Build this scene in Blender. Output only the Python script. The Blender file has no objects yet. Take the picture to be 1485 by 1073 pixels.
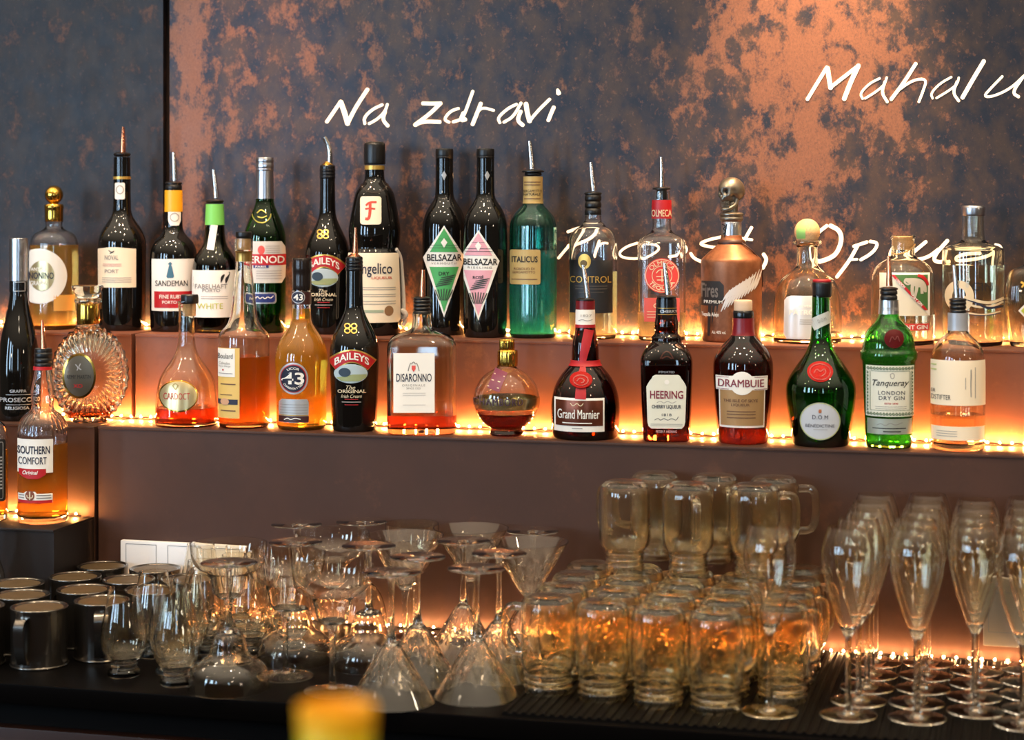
import bpy, bmesh, math, random
import numpy as np
from math import sin, cos, tan, atan, atan2, pi, sqrt, radians
from mathutils import Vector, Matrix

random.seed(7)
SC = bpy.context.scene
COL = SC.collection

# ------------------------------------------------------------------ camera, world, lights, exposure
F = 2800.0                 # focal length in pixels of the 1485 px wide frame
VH = 300.0                 # image row of the horizon
PSI = radians(14.8)        # the camera looks this much to the left of straight at the wall
CS, SN = cos(PSI), sin(PSI)
ZCNT = 0.90                # counter top
ZC = ZCNT + 0.64           # camera height
Z_LOW = ZC - 0.349         # lower shelf
Z_UP = ZC - 0.209          # upper shelf
Z_STEP = ZC - 0.4925       # low step on the left
Y_BOX = 2.80               # front of the lower steel box (back of the counter)
Y_SH = 2.915               # front of the upper steel box
Y_WALL = 3.085             # wall panels

cam = bpy.data.cameras.new('camera')
cam_o = bpy.data.objects.new('camera', cam)
COL.objects.link(cam_o)
cam_o.location = (0, 0, ZC)
cam_o.rotation_euler = (pi / 2, 0, PSI)
cam.sensor_width = 36.0
cam.lens = F * 36.0 / 1485.0
cam.shift_y = -(1073 / 2 - VH) / 1485.0
cam.clip_start = 0.05
cam.dof.use_dof = True
cam.dof.focus_distance = 2.97
cam.dof.aperture_fstop = (cam.lens / 1000.0) / 0.019
SC.camera = cam_o

w = bpy.data.worlds.new('room_with_fill_glow')
SC.world = w
w.use_nodes = True
# warm room around: dots for its small lamps, overhead glow added to brighten glass edges
_n, _l = w.node_tree.nodes, w.node_tree.links
_bg = _n['Background']
_tc = _n.new('ShaderNodeTexCoord')
_vo = _n.new('ShaderNodeTexVoronoi')
_vo.inputs['Scale'].default_value = 3.6
_l.new(_tc.outputs['Generated'], _vo.inputs['Vector'])


def _mr(src, a0, a1, b0, b1):
    m_ = _n.new('ShaderNodeMapRange')
    m_.inputs['From Min'].default_value = a0
    m_.inputs['From Max'].default_value = a1
    m_.inputs['To Min'].default_value = b0
    m_.inputs['To Max'].default_value = b1
    _l.new(src, m_.inputs['Value'])
    return m_.outputs['Result']


def _ma(op, p, q):
    m_ = _n.new('ShaderNodeMath')
    m_.operation = op
    for i_, x_ in enumerate((p, q)):
        if isinstance(x_, (int, float)):
            m_.inputs[i_].default_value = x_
        else:
            _l.new(x_, m_.inputs[i_])
    return m_.outputs[0]


_sp = _n.new('ShaderNodeSeparateXYZ')
_l.new(_tc.outputs['Generated'], _sp.inputs[0])
_dot = _mr(_vo.outputs['Distance'], 0.075, 0.10, 1.0, 0.0)
_up = _mr(_sp.outputs['Z'], -0.05, 0.02, 0.0, 1.0)
_base = _mr(_sp.outputs['Z'], 0.18, 0.85, 0.035, 0.75)
_str = _ma('ADD', _base, _ma('MULTIPLY', _ma('MULTIPLY', _dot, _up), 24.0))
_bg.inputs[0].default_value = (1.0, 0.83, 0.62, 1)
_l.new(_str, _bg.inputs[1])

vs = SC.view_settings
vs.view_transform = 'Standard'
vs.look = 'None'
vs.gamma = 1.0
vs.use_curve_mapping = False
vs.exposure = 1.35
cy = SC.cycles
cy.max_bounces = 24
cy.transmission_bounces = 22
cy.transparent_max_bounces = 12
cy.glossy_bounces = 6
cy.diffuse_bounces = 3
cy.caustics_reflective = True
cy.caustics_refractive = True
cy.sample_clamp_indirect = 14.0
cy.sample_clamp_direct = 0.0
cy.use_adaptive_sampling = True
cy.adaptive_threshold = 0.02


def light(name, kind, loc, aim, energy, color, **kw):
    d = bpy.data.lights.new(name, kind)
    d.energy = energy
    d.color = color
    for k, v in kw.items():
        setattr(d, k, v)
    o = bpy.data.objects.new(name, d)
    COL.objects.link(o)
    o.location = loc
    if aim is not None:
        o.rotation_euler = (Vector(aim) - Vector(loc)).to_track_quat('-Z', 'Y').to_euler()
    return o


# daylight through the tall street windows behind the camera, to its left
DAY = (0.50, 0.74, 1.0)
for wx, wy, ww, e in ((-4.3, -0.6, 0.40, 17), (-3.1, -1.3, 0.50, 22), (-2.2, -1.9, 0.22, 11), (0.9, -2.4, 0.30, 8)):
    light('window_daylight', 'AREA', (wx, wy, 1.75), (-0.5, 2.9, 1.25), e, DAY, shape='RECTANGLE', size=ww, size_y=1.5)
# ceiling spots over the bar, two rows
WARM = (1.0, 0.75, 0.49)
for k in range(6):
    lx = -2.5 + 0.65 * k
    light('ceiling_spot', 'SPOT', (lx, 1.95, 2.75), (lx - 0.1, 2.75, 1.1), 9, WARM, spot_size=radians(80), spot_blend=0.6, shadow_soft_size=0.028)
    light('ceiling_spot', 'SPOT', (lx + 0.3, 2.45, 2.85), (lx + 0.25, 2.62, 0.9), 9, WARM, spot_size=radians(60), spot_blend=0.5, shadow_soft_size=0.028)
# wall washers right above the steel panels
light('wall_washer', 'SPOT', (-0.24, 2.86, 2.36), (-0.32, 3.07, 1.72), 62, (1.0, 0.62, 0.32), spot_size=radians(46), spot_blend=1.0, shadow_soft_size=0.03)
light('wall_washer', 'SPOT', (-1.27, 2.72, 2.45), (-1.27, 3.06, 1.55), 26, (1.0, 0.50, 0.30), spot_size=radians(40), spot_blend=1.0, shadow_soft_size=0.03)


# ------------------------------------------------------------------ picture <-> place
def X_at(u, Y):
    """X of the point of the vertical plane Y seen in image column u"""
    return Y * tan(atan((u - 742.5) / F) - PSI)


def depth(X, Y):
    return -X * SN + Y * CS


def wallpt(u, v, Y):
    X = X_at(u, Y)
    return X, ZC - (v - VH) * depth(X, Y) / F


def ray_at(u, D):
    """X, Y of the point in image column u at camera depth D"""
    t = (u - 742.5) / F * D
    return t * CS - D * SN, t * SN + D * CS


def on_counter(u, v):
    return ray_at(u, F * 0.64 / (v - VH))


# ------------------------------------------------------------------ materials
def lin(h):
    h = h.lstrip('#')
    out = []
    for i in (0, 2, 4):
        c = int(h[i:i + 2], 16) / 255
        out.append(c / 12.92 if c <= 0.04045 else ((c + 0.055) / 1.055) ** 2.4)
    return out


_M = {}


def mat(name, color='#808080', rough=0.5, metal=0.0, trans=0.0, ior=1.5, emit=0.0, coat=0.0, bump=0.0, bscale=200.0, vary=0.0, spec=0.5):
    if name in _M:
        return _M[name]
    m = bpy.data.materials.new(name)
    m.use_nodes = True
    nt = m.node_tree
    b = nt.nodes['Principled BSDF']
    c = (*(lin(color) if isinstance(color, str) else color), 1)
    b.inputs['Base Color'].default_value = c
    b.inputs['Roughness'].default_value = rough
    b.inputs['Metallic'].default_value = metal
    b.inputs['Transmission Weight'].default_value = trans
    b.inputs['IOR'].default_value = ior
    b.inputs['Coat Weight'].default_value = coat
    b.inputs['Coat Roughness'].default_value = 0.03
    b.inputs['Specular IOR Level'].default_value = spec
    if emit:
        b.inputs['Emission Color'].default_value = c
        b.inputs['Emission Strength'].default_value = emit
    if bump or vary:
        tc = nt.nodes.new('ShaderNodeTexCoord')
        nz = nt.nodes.new('ShaderNodeTexNoise')
        nz.inputs['Scale'].default_value = bscale
        nz.inputs['Detail'].default_value = 4
        nt.links.new(tc.outputs['Object'], nz.inputs['Vector'])
        if bump:
            bp = nt.nodes.new('ShaderNodeBump')
            bp.inputs['Strength'].default_value = bump
            bp.inputs['Distance'].default_value = 0.002
            nt.links.new(nz.outputs['Fac'], bp.inputs['Height'])
            nt.links.new(bp.outputs['Normal'], b.inputs['Normal'])
        if vary:
            mx = nt.nodes.new('ShaderNodeMix')
            mx.data_type = 'RGBA'
            mx.inputs[6].default_value = tuple(x * (1 - vary) for x in c[:3]) + (1,)
            mx.inputs[7].default_value = tuple(min(1, x * (1 + vary)) for x in c[:3]) + (1,)
            nt.links.new(nz.outputs['Fac'], mx.inputs[0])
            nt.links.new(mx.outputs[2], b.inputs['Base Color'])
    _M[name] = m
    return m


def patina(name, dark, dark2, rust, rust2, scale, thr, rough=0.5, metal=0.35, spots=(), stretch=0.75, soft=0.11):
    """oxidised steel: blue-grey plate with blotches of rust; spots = places of denser or thinner rust, some painting in light and shade"""
    m = bpy.data.materials.new(name)
    m.use_nodes = True
    nt = m.node_tree
    N, Lk = nt.nodes, nt.links
    b = N['Principled BSDF']
    tc = N.new('ShaderNodeTexCoord')
    mp = N.new('ShaderNodeMapping')
    mp.inputs['Scale'].default_value = (1, 1, stretch)
    Lk.new(tc.outputs['Object'], mp.inputs['Vector'])

    def noise(sc, det, ro=0.6, dist=0.0):
        n = N.new('ShaderNodeTexNoise')
        n.inputs['Scale'].default_value = sc
        n.inputs['Detail'].default_value = det
        n.inputs['Roughness'].default_value = ro
        n.inputs['Distortion'].default_value = dist
        Lk.new(mp.outputs['Vector'], n.inputs['Vector'])
        return n.outputs['Fac']

    def mth(op, a, c, d=None, clamp=False):
        n = N.new('ShaderNodeMath')
        n.operation = op
        n.use_clamp = clamp
        for i, x in enumerate((a, c, d)):
            if x is None:
                continue
            if isinstance(x, (int, float)):
                n.inputs[i].default_value = x
            else:
                Lk.new(x, n.inputs[i])
        return n.outputs[0]

    def ramp(fac, lo, hi):
        n = N.new('ShaderNodeMapRange')
        n.inputs['From Min'].default_value = lo
        n.inputs['From Max'].default_value = hi
        n.interpolation_type = 'SMOOTHSTEP'
        Lk.new(fac, n.inputs['Value'])
        return n.outputs['Result']

    def mix(fac, a, c):
        n = N.new('ShaderNodeMix')
        n.data_type = 'RGBA'
        Lk.new(fac, n.inputs[0])
        for i, x in ((6, a), (7, c)):
            if isinstance(x, str):
                n.inputs[i].default_value = (*lin(x), 1)
            else:
                Lk.new(x, n.inputs[i])
        return n.outputs[2]

    big = noise(scale * 0.35, 4, 0.55)
    mid = noise(scale, 8, 0.68, 0.2)
    fine = noise(scale * 7, 5, 0.7)
    f = mth('ADD', mth('MULTIPLY', mid, 0.62), mth('MULTIPLY', big, 0.38))
    f = mth('ADD', f, mth('MULTIPLY', mth('SUBTRACT', fine, 0.5), 0.10))
    for (px, pz, rx, rz, amt) in spots:
        sp = N.new('ShaderNodeSeparateXYZ')
        Lk.new(tc.outputs['Object'], sp.inputs[0])
        dx = mth('DIVIDE', mth('SUBTRACT', sp.outputs['X'], px), rx)
        dz = mth('DIVIDE', mth('SUBTRACT', sp.outputs['Z'], pz), rz)
        d = mth('SQRT', mth('ADD', mth('MULTIPLY', dx, dx), mth('MULTIPLY', dz, dz)), 0)
        g = mth('MULTIPLY', mth('SUBTRACT', 1.0, d, None, True), amt)
        f = mth('ADD', f, g)
    mask = ramp(f, thr, thr + soft)
    base = mix(ramp(noise(scale * 0.6, 5), 0.35, 0.65), dark, dark2)
    rst = mix(fine, rust, rust2)
    col = mix(mask, base, rst)
    sc2 = ramp(noise(scale * 3.2, 6, 0.75), 0.56, 0.68)
    col = mix(mth('MULTIPLY', sc2, 0.42), col, rust2)
    sc3 = ramp(noise(scale * 11, 3, 0.7), 0.52, 0.66)
    col = mix(mth('MULTIPLY', sc3, 0.25), col, dark)
    Lk.new(col, b.inputs['Base Color'])
    b.inputs['Metallic'].default_value = metal
    rg = mth('ADD', mth('MULTIPLY', mid, 0.25), rough - 0.1)
    Lk.new(rg, b.inputs['Roughness'])
    bp = N.new('ShaderNodeBump')
    bp.inputs['Strength'].default_value = 0.12
    bp.inputs['Distance'].default_value = 0.001
    Lk.new(fine, bp.inputs['Height'])
    Lk.new(bp.outputs['Normal'], b.inputs['Normal'])
    _M[name] = m
    return m


GLASS = mat('clear_glass', '#ffffff', 0.0, trans=1.0, ior=1.47)
GLASSW = mat('warm_clear_glass', '#fbf8ea', 0.0, trans=1.0, ior=1.47)
DARKG = mat('near_black_bottle_glass', (0.004, 0.0035, 0.003), 0.035, ior=1.52)
BARGLASS = mat('bar_glass', '#fffaf0', 0.0, trans=1.0, ior=1.47)
PRESSED = mat('pressed_glass', '#fff6de', 0.0, trans=0.994, ior=1.48, bump=0.15, bscale=60)
BLACKG = mat('black_gloss', (0.006, 0.006, 0.007), 0.18)
BLACKP = mat('black_plastic', (0.005, 0.0045, 0.0045), 0.36)
STEEL = mat('polished_steel', '#cfc9c2', 0.16, 1.0)
COPPER = mat('copper_metal', '#d98b66', 0.18, 1.0)
GOLD = mat('gold_metal', '#d9a94a', 0.16, 1.0)
SILVER = mat('silver_foil', '#c9c8cc', 0.28, 1.0)
WHITE = mat('white_paper', '#e9e6de', 0.6)
CREAM = mat('cream_paper', '#ecdcc0', 0.6)
BLACK = mat('black_print', '#141414', 0.6)
RED = mat('red_print', '#b0141c', 0.5)
BLUE = mat('blue_print', '#1d2c6e', 0.5)
GREY = mat('grey_print', '#8d8a86', 0.6)
GOLDP = mat('gold_print', '#c9a14e', 0.35, 0.6)
GOLDL = mat('pale_gold_label', '#cdbb8c', 0.3, 0.7)
CORK = mat('cork', '#caa274', 0.8, vary=0.35, bscale=400)


# ------------------------------------------------------------------ mesh helpers
def link(name, verts, faces, m, parent=None, smooth=True, angle=38):
    me = bpy.data.meshes.new(name)
    me.from_pydata([tuple(v) for v in verts], [], faces)
    me.validate()
    me.materials.append(m)
    if smooth:
        me.polygons.foreach_set('use_smooth', [True] * len(me.polygons))
        me.set_sharp_from_angle(angle=radians(angle))
    o = bpy.data.objects.new(name, me)
    COL.objects.link(o)
    if parent is not None:
        o.parent = parent
    return o


def tag(o, label, cat, group=None):
    o['label'] = label
    o['category'] = cat
    if group:
        o['group'] = group
    return o


def empty(name, loc, rz=0.0, label=None, cat=None, group=None):
    o = bpy.data.objects.new(name, None)
    o.empty_display_size = 0.02
    COL.objects.link(o)
    o.location = loc
    o.rotation_euler = (0, 0, rz)
    if label:
        tag(o, label, cat, group)
    return o


def copy_tree(o, parent=None):
    kids = list(o.children)
    c = o.copy()
    COL.objects.link(c)
    if parent is not None:
        c.parent = parent
    for k in kids:
        copy_tree(k, c)
    return c


def box(name, x0, x1, y0, y1, z0, z1, m, parent=None, bev=0.0):
    bm = bmesh.new()
    bmesh.ops.create_cube(bm, size=1.0)
    for v in bm.verts:
        v.co = Vector(((x0 + x1) / 2 + v.co.x * (x1 - x0), (y0 + y1) / 2 + v.co.y * (y1 - y0), (z0 + z1) / 2 + v.co.z * (z1 - z0)))
    if bev:
        bmesh.ops.bevel(bm, geom=bm.edges[:], offset=bev, segments=2, affect='EDGES', profile=0.6)
    me = bpy.data.meshes.new(name)
    bm.to_mesh(me)
    bm.free()
    me.materials.append(m)
    if bev:
        me.polygons.foreach_set('use_smooth', [True] * len(me.polygons))
        me.set_sharp_from_angle(angle=radians(38))
    o = bpy.data.objects.new(name, me)
    COL.objects.link(o)
    if parent is not None:
        o.parent = parent
    return o


def chaikin(pts, it=2, q=0.25):
    """round the corners of a profile, keeping its two ends"""
    for _ in range(it):
        out = [pts[0]]
        for a, b in zip(pts[:-1], pts[1:]):
            a_, b_ = np.array(a, float), np.array(b, float)
            out.append(tuple(a_ * (1 - q) + b_ * q))
            out.append(tuple(a_ * q + b_ * (1 - q)))
        out.append(pts[-1])
        pts = out
    return pts


def ring(z, r, n=2.0, dy=1.0, seg=64, fl=0, fa=0.0, cx=0.0):
    out = []
    for i in range(seg):
        a = 2 * pi * i / seg
        c, s = cos(a), sin(a)
        if n > 2.01:
            k = (abs(c) ** n + abs(s) ** n) ** (-1.0 / n)
        else:
            k = 1.0
        if fl:
            k *= 1 - fa * (0.5 + 0.5 * cos(fl * a))
        out.append((cx + r * k * c, r * dy * k * s, z))
    return out


def revolve(rows, seg=64):
    """rows of (z, r, n, dy[, flutes, depth]); r <= 0 closes to a point"""
    V, Fc = [], []
    prev = None
    for row in rows:
        z, r = row[0], row[1]
        n = row[2] if len(row) > 2 else 2.0
        dy = row[3] if len(row) > 3 else 1.0
        fl = int(row[4]) if len(row) > 4 else 0
        fa = row[5] if len(row) > 5 else 0.0
        if r <= 1e-7:
            cur = [len(V)]
            V.append((0, 0, z))
        else:
            cur = list(range(len(V), len(V) + seg))
            V += ring(z, r, n, dy, seg, fl, fa)
        if prev is not None:
            if len(prev) == 1 and len(cur) > 1:
                Fc += [(prev[0], cur[(i + 1) % seg], cur[i]) for i in range(seg)]
            elif len(cur) == 1 and len(prev) > 1:
                Fc += [(prev[i], prev[(i + 1) % seg], cur[0]) for i in range(seg)]
            elif len(cur) > 1:
                Fc += [(prev[i], prev[(i + 1) % seg], cur[(i + 1) % seg], cur[i]) for i in range(seg)]
        prev = cur
    return V, Fc


def tube(path, seg=14, cap=True):
    """path of (x, y, z, r)"""
    V, Fc = [], []
    P = [Vector(p[:3]) for p in path]
    up = Vector((0, 1, 0.013))
    for i, p in enumerate(P):
        t = (P[min(i + 1, len(P) - 1)] - P[max(i - 1, 0)]).normalized()
        a = t.cross(up)
        if a.length < 1e-4:
            a = t.cross(Vector((1, 0, 0)))
        a.normalize()
        b = t.cross(a).normalized()
        r = path[i][3]
        for k in range(seg):
            q = 2 * pi * k / seg
            V.append(tuple(p + (a * cos(q) + b * sin(q)) * r))
        if i:
            o0, o1 = (i - 1) * seg, i * seg
            Fc += [(o0 + k, o0 + (k + 1) % seg, o1 + (k + 1) % seg, o1 + k) for k in range(seg)]
    if cap:
        Fc.append(tuple(range(seg)))
        Fc.append(tuple(reversed(range((len(P) - 1) * seg, len(P) * seg))))
    return V, Fc


def smooth_path(pts, it=2):
    return chaikin([tuple(p) for p in pts], it, 0.25)


_T = {}


def text_shape(s, bold=0.0, shear=0.0, space=1.0):
    """flat outline of a word scaled to the unit square: verts (x, y), faces"""
    bold = 0.0 if any(c in 'MW' for c in s) else min(bold, 0.02)
    k = (s, bold, shear, space)
    if k in _T:
        return _T[k]
    cu = bpy.data.curves.new('lettering', 'FONT')
    cu.body = s
    cu.size = 1.0
    cu.offset = bold
    cu.shear = shear
    cu.space_character = space
    cu.resolution_u = 3
    ob = bpy.data.objects.new('lettering', cu)
    COL.objects.link(ob)
    me = bpy.data.meshes.new_from_object(ob)
    bm = bmesh.new()
    bm.from_mesh(me)
    bmesh.ops.triangulate(bm, faces=bm.faces[:])
    xs = [v.co.x for v in bm.verts]
    ys = [v.co.y for v in bm.verts]
    x0, x1, y0, y1 = min(xs), max(xs), min(ys), max(ys)
    asp = (x1 - x0) / max(y1 - y0, 1e-6)
    V = [((v.co.x - x0) / max(x1 - x0, 1e-6), (v.co.y - y0) / max(y1 - y0, 1e-6)) for v in bm.verts]
    bm.verts.index_update()
    Fc = [tuple(v.index for v in f.verts) for f in bm.faces]
    bm.free()
    bpy.data.objects.remove(ob)
    bpy.data.curves.remove(cu)
    bpy.data.meshes.remove(me)
    _T[k] = (V, Fc, asp)
    return _T[k]


# ------------------------------------------------------------------ shapes of labels, in picture pixels: rows (y, x left, x right)
def rect(x0, y0, x1, y1, rad=0.0, n=8):
    rows = []
    if rad:
        for i in range(5):
            q = i / 4 * pi / 2
            rows.append((y0 + rad * (1 - sin(q)), x0 + rad * (1 - cos(q)), x1 - rad * (1 - cos(q))))
        rows = sorted(rows)
        lo = [(y0 + y1 - r[0], r[1], r[2]) for r in reversed(rows)]
        return rows + [(y0 + rad + (y1 - y0 - 2 * rad) * i / n, x0, x1) for i in range(1, n)] + lo
    return [(y0 + (y1 - y0) * i / n, x0, x1) for i in range(n + 1)]


def ell(cx, cy_, rx, ry, n=14):
    return [(cy_ - ry * cos(pi * i / n), cx - rx * sin(pi * i / n), cx + rx * sin(pi * i / n)) for i in range(n + 1)]


def rows_of(*keys, n=6):
    out = []
    for a, b in zip(keys[:-1], keys[1:]):
        out += [tuple(np.array(a) + (np.array(b) - np.array(a)) * i / n) for i in range(n)]
    return out + [keys[-1]]


def diamond(cx, yt, ym, yb, hw):
    return rows_of((yt, cx, cx), (ym, cx - hw, cx + hw), (yb, cx, cx), n=10)


class Bottle:
    """a bottle on a shelf; all measures are picture pixels, turned into metres at the bottle's own distance"""

    def __init__(s, name, cat, label, u, shelf, Y, group=None):
        zs = {'up': Z_UP, 'low': Z_LOW, 'step': Z_STEP}[shelf]
        X = X_at(u, Y)
        s.u, s.D = u, depth(X, Y)
        s.root = empty(name, (X, Y, zs), atan2(-X, Y), label, cat, group)
        ca = s.D / sqrt(X * X + Y * Y)
        s.k = s.D / F
        s.kx = s.k * ca
        s.zs = zs
        s.v0 = VH + (ZC - zs) * F / s.D
        s.prof = None

    def z(s, y):
        return 0.0 if y is None else (s.v0 - y) * s.k

    def zf(s, y):
        """height of a point of the front surface seen at row y"""
        z = s.z(y)
        r = s.R(z)
        return (ZC - (y - VH) * (s.D - r[0] * r[2]) / F) - s.zs

    def R(s, z):
        p = s.prof
        return (float(np.interp(z, p[:, 0], p[:, 1])), float(np.interp(z, p[:, 0], p[:, 2])), float(np.interp(z, p[:, 0], p[:, 3])))

    def surf(s, x, z, off):
        r, n, dy = s.R(z)
        q = min(abs(x) / max(r, 1e-5), 0.985)
        x = math.copysign(q * r, x)
        y = -r * dy * (1 - q ** n) ** (1.0 / n)
        # outward push
        nx, ny = x / r, y / (r * dy * dy + 1e-9)
        ln = sqrt(nx * nx + ny * ny) + 1e-9
        return (x + nx / ln * off, y + ny / ln * off, z)

    def rows(s, prof, it=2):
        out = []
        for p in prof:
            r = [s.z(p[0]), p[1] * s.kx, 2.0, 1.0, 0, 0.0]
            for i, q in enumerate(p[2:]):
                r[2 + i] = q
            out.append(r)
        fl = max(r[4] for r in out)
        for r in out:
            r[4] = fl
        return chaikin([tuple(r) for r in out], it)

    def body(s, prof, m, wall=0.0, fill=None, name='glass_body', floor=5.0, it=2, liquid='liquid', seg=72, top=True):
        """prof from the base up; wall = glass thickness in px (0: massive); fill = (row of the level, material)"""
        p0 = list(prof[0])
        b = 2.5
        prof = [tuple([None, p0[1] - b] + p0[2:]), tuple([s.v0 - b, p0[1]] + p0[2:])] + list(prof[1:])
        rows = s.rows(prof, it)
        s.prof = np.array([r[:4] for r in rows])
        if not wall:
            V, Fc = revolve([(0, 0)] + rows + [(rows[-1][0], 0)], seg)
            s.glass = link(name, V, Fc, m, s.root)
            return s
        t, fz = wall * s.kx, floor * s.k
        inner = []
        for r in rows:
            if r[0] >= fz - 1e-6:
                inner.append((max(r[0], fz), max(r[1] - t, r[1] * 0.45), r[2], r[3]) + tuple(r[4:]))
        if inner[0][0] > fz:
            inner.insert(0, (fz,) + inner[0][1:])
        bot = inner[0]
        rim = (fz, bot[1] - t * 0.9) + tuple(bot[2:])
        inner[0] = (fz + t * 0.6,) + tuple(bot[1:])
        inner = [r for i, r in enumerate(inner) if i == 0 or r[0] > inner[0][0]]
        inner.insert(0, rim)
        V, Fc = revolve([(0, 0)] + rows + list(reversed(inner)) + [(fz, 0)], seg)
        s.glass = link(name, V, Fc, m, s.root)
        if fill:
            lv = s.z(fill[0])
            e = 0.00025
            L = [(r[0] - (e if i == 0 else 0), r[1] + e) + tuple(r[2:]) for i, r in enumerate(inner) if r[0] < lv]
            arr = np.array(inner)
            rl = float(np.interp(lv, arr[:, 0], arr[:, 1])) + e
            L.append((lv, rl) + tuple(L[-1][2:]))
            V, Fc = revolve([(L[0][0], 0)] + L + [(lv, 0)], seg)
            s.liq = link(liquid, V, Fc, fill[1], s.root)
        return s

    def lathe(s, name, m, prof, dx=0.0, seg=48, it=1, parent=None, flutes=0, fa=0.0):
        """closed turned piece, profile from bottom to top"""
        rows = []
        for p in prof:
            rows.append((s.z(p[0]), p[1] * s.kx) + ((2.0, 1.0, flutes, fa) if flutes else tuple(p[2:])))
        if it:
            n = max(len(r) for r in rows)
            rows = [tuple(r) + (2.0, 1.0, 0, 0.0)[len(r) - 2:n - 2] for r in rows]
            r0, r1 = rows[0], rows[-1]
            e = min(r0[1], r1[1]) * 0.12
            rows = chaikin([(r0[0], r0[1] - e) + tuple(r0[2:])] + rows + [(r1[0], r1[1] - e) + tuple(r1[2:])], it, 0.25)
        V, Fc = revolve([(rows[0][0], 0)] + rows + [(rows[-1][0], 0)], seg)
        if dx:
            V = [(v[0] + dx * s.kx, v[1], v[2]) for v in V]
        return link(name, V, Fc, m, parent or s.root)

    def sleeve(s, name, m, ytop, ybot, off=0.0007):
        """foil or paper wrapped round the body between two rows"""
        z0, z1 = s.z(ybot), s.z(ytop)
        zz = [z0] + [z for z in s.prof[:, 0] if z0 < z < z1] + [z1]
        rows = []
        for z in zz:
            r, n, dy = s.R(z)
            rows.append((z, r + off, n, dy))
        a, b = rows[0], rows[-1]
        rows = [(a[0], a[1] - off * 1.3) + a[2:]] + rows + [(b[0], b[1] - off * 1.3) + b[2:]]
        V, Fc = revolve(rows, 64)
        return link(name, V, Fc, m, s.root)

    def patch(s, name, m, rows, off=0.0005, ncol=18, parent=None):
        """a label: rows in pixels laid on the front of the bottle"""
        V, Fc = [], []
        for (y, xl, xr) in rows:
            z = s.zf(y)
            for j in range(ncol + 1):
                x = (xl + (xr - xl) * j / ncol - s.u) * s.kx
                V.append(s.surf(x, z, off))
        w_ = ncol + 1
        for i in range(len(rows) - 1):
            for j in range(ncol):
                Fc.append((i * w_ + j, (i + 1) * w_ + j, (i + 1) * w_ + j + 1, i * w_ + j + 1))
        return link(name, V, Fc, m, parent or s.root, angle=60)

    def text(s, parent, word, bx, m, bold=0.015, shear=0.0, arc=None, off=0.0011, rot=0, space=1.0, name='lettering'):
        """word fitted to the pixel box x0, y0, x1, y1; arc = (cx, cy, r, a0, a1) bends it round a point"""
        V0, Fc, asp = text_shape(word, bold, shear, space)
        if bold > 0.012 and 'M' in word:      # heavier strokes
            k_ = 0.035 / asp
            Fc = Fc + [tuple(i + len(V0) for i in f) for f in Fc]
            V0 = [(a * (1 - k_), b) for a, b in V0] + [(a * (1 - k_) + k_, b) for a, b in V0]
        V = []
        for (a, b) in V0:
            if arc:
                cx, cy_, r, a0, a1, h = arc
                q = radians(a0 + (a1 - a0) * a)
                rr = r + b * h if a1 > a0 else r - b * h
                px, py = cx + rr * sin(q), cy_ - rr * cos(q)
            elif rot == 90:
                px, py = bx[0] + (bx[2] - bx[0]) * (1 - b), bx[3] + (bx[1] - bx[3]) * a
            elif rot:
                cx, cy_, L_, h, q = bx
                ang = radians(rot)
                ax, ay = (a - 0.5) * L_, (0.5 - b) * h
                px, py = cx + ax * cos(ang) - ay * sin(ang), cy_ + ax * sin(ang) + ay * cos(ang)
            else:
                px = bx[0] + (bx[2] - bx[0]) * a
                py = bx[3] + (bx[1] - bx[3]) * b
            z = s.zf(py)
            V.append(s.surf((px - s.u) * s.kx, z, off))
        return link(name, V, Fc, m, parent or s.root, smooth=False)

    def strokes(s, parent, name, m, lines, wd=1.0, off=0.0010):
        """drawn lines (lists of pixel points) on the front surface"""
        V, Fc = [], []
        for ln in lines:
            cur, full = wd, []
            for p in ln:
                cur = p[2] if len(p) > 2 else cur
                full.append((p[0], p[1], cur))
            ln = full
            shut = len(ln) == 5 and ln[0][:2] == ln[-1][:2]
            pts = smooth_path(ln, 2) if len(ln) > 2 and not shut else list(ln)
            if shut:
                pts = [tuple(np.array(p) + (np.array(q) - np.array(p)) * t) for p, q in zip(ln[:-1], ln[1:]) for t in (0.02, 0.2, 0.4, 0.6, 0.8, 0.98)] + [ln[0]]
            base = len(V)
            nc = 2 if max(p[2] for p in pts) < 3.5 else 9
            for i, p in enumerate(pts):
                a = np.array(pts[max(i - 1, 0)][:2], float)
                b = np.array(pts[min(i + 1, len(pts) - 1)][:2], float)
                t = b - a
                t /= (np.linalg.norm(t) + 1e-9)
                h = (p[2] if len(p) > 2 else wd) / 2
                for c_ in range(nc):
                    sg = -1 + 2 * c_ / (nc - 1)
                    q = (p[0] - sg * t[1] * h, p[1] + sg * t[0] * h)
                    V.append(s.surf((q[0] - s.u) * s.kx, s.zf(q[1]), off))
            for i in range(len(pts) - 1):
                for c_ in range(nc - 1):
                    o0 = base + nc * i + c_
                    Fc.append((o0, o0 + 1, o0 + nc + 1, o0 + nc))
        return link(name, V, Fc, m, parent or s.root, smooth=False)

    def print_lines(s, parent, m, x0, x1, ys, h=0.9, name='fine_print', off=0.0010):
        return s.strokes(parent, name, m, [[(x0, y), ((x0 + x1) / 2, y), (x1, y)] for y in ys], h, off)

    def tube(s, name, m, pts, parent=None, y0=0.0, seg=14, it=2):
        """pts (x, y, half width[, forward px]) in the plane of the bottle's axis"""
        P = [((p[0] - s.u) * s.kx, y0 - (p[3] if len(p) > 3 else 0) * s.kx, s.z(p[1]), p[2] * s.kx) for p in pts]
        V, Fc = tube(smooth_path(P, it) if it and len(P) > 2 else P, seg)
        return link(name, V, Fc, m, parent or s.root)

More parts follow.
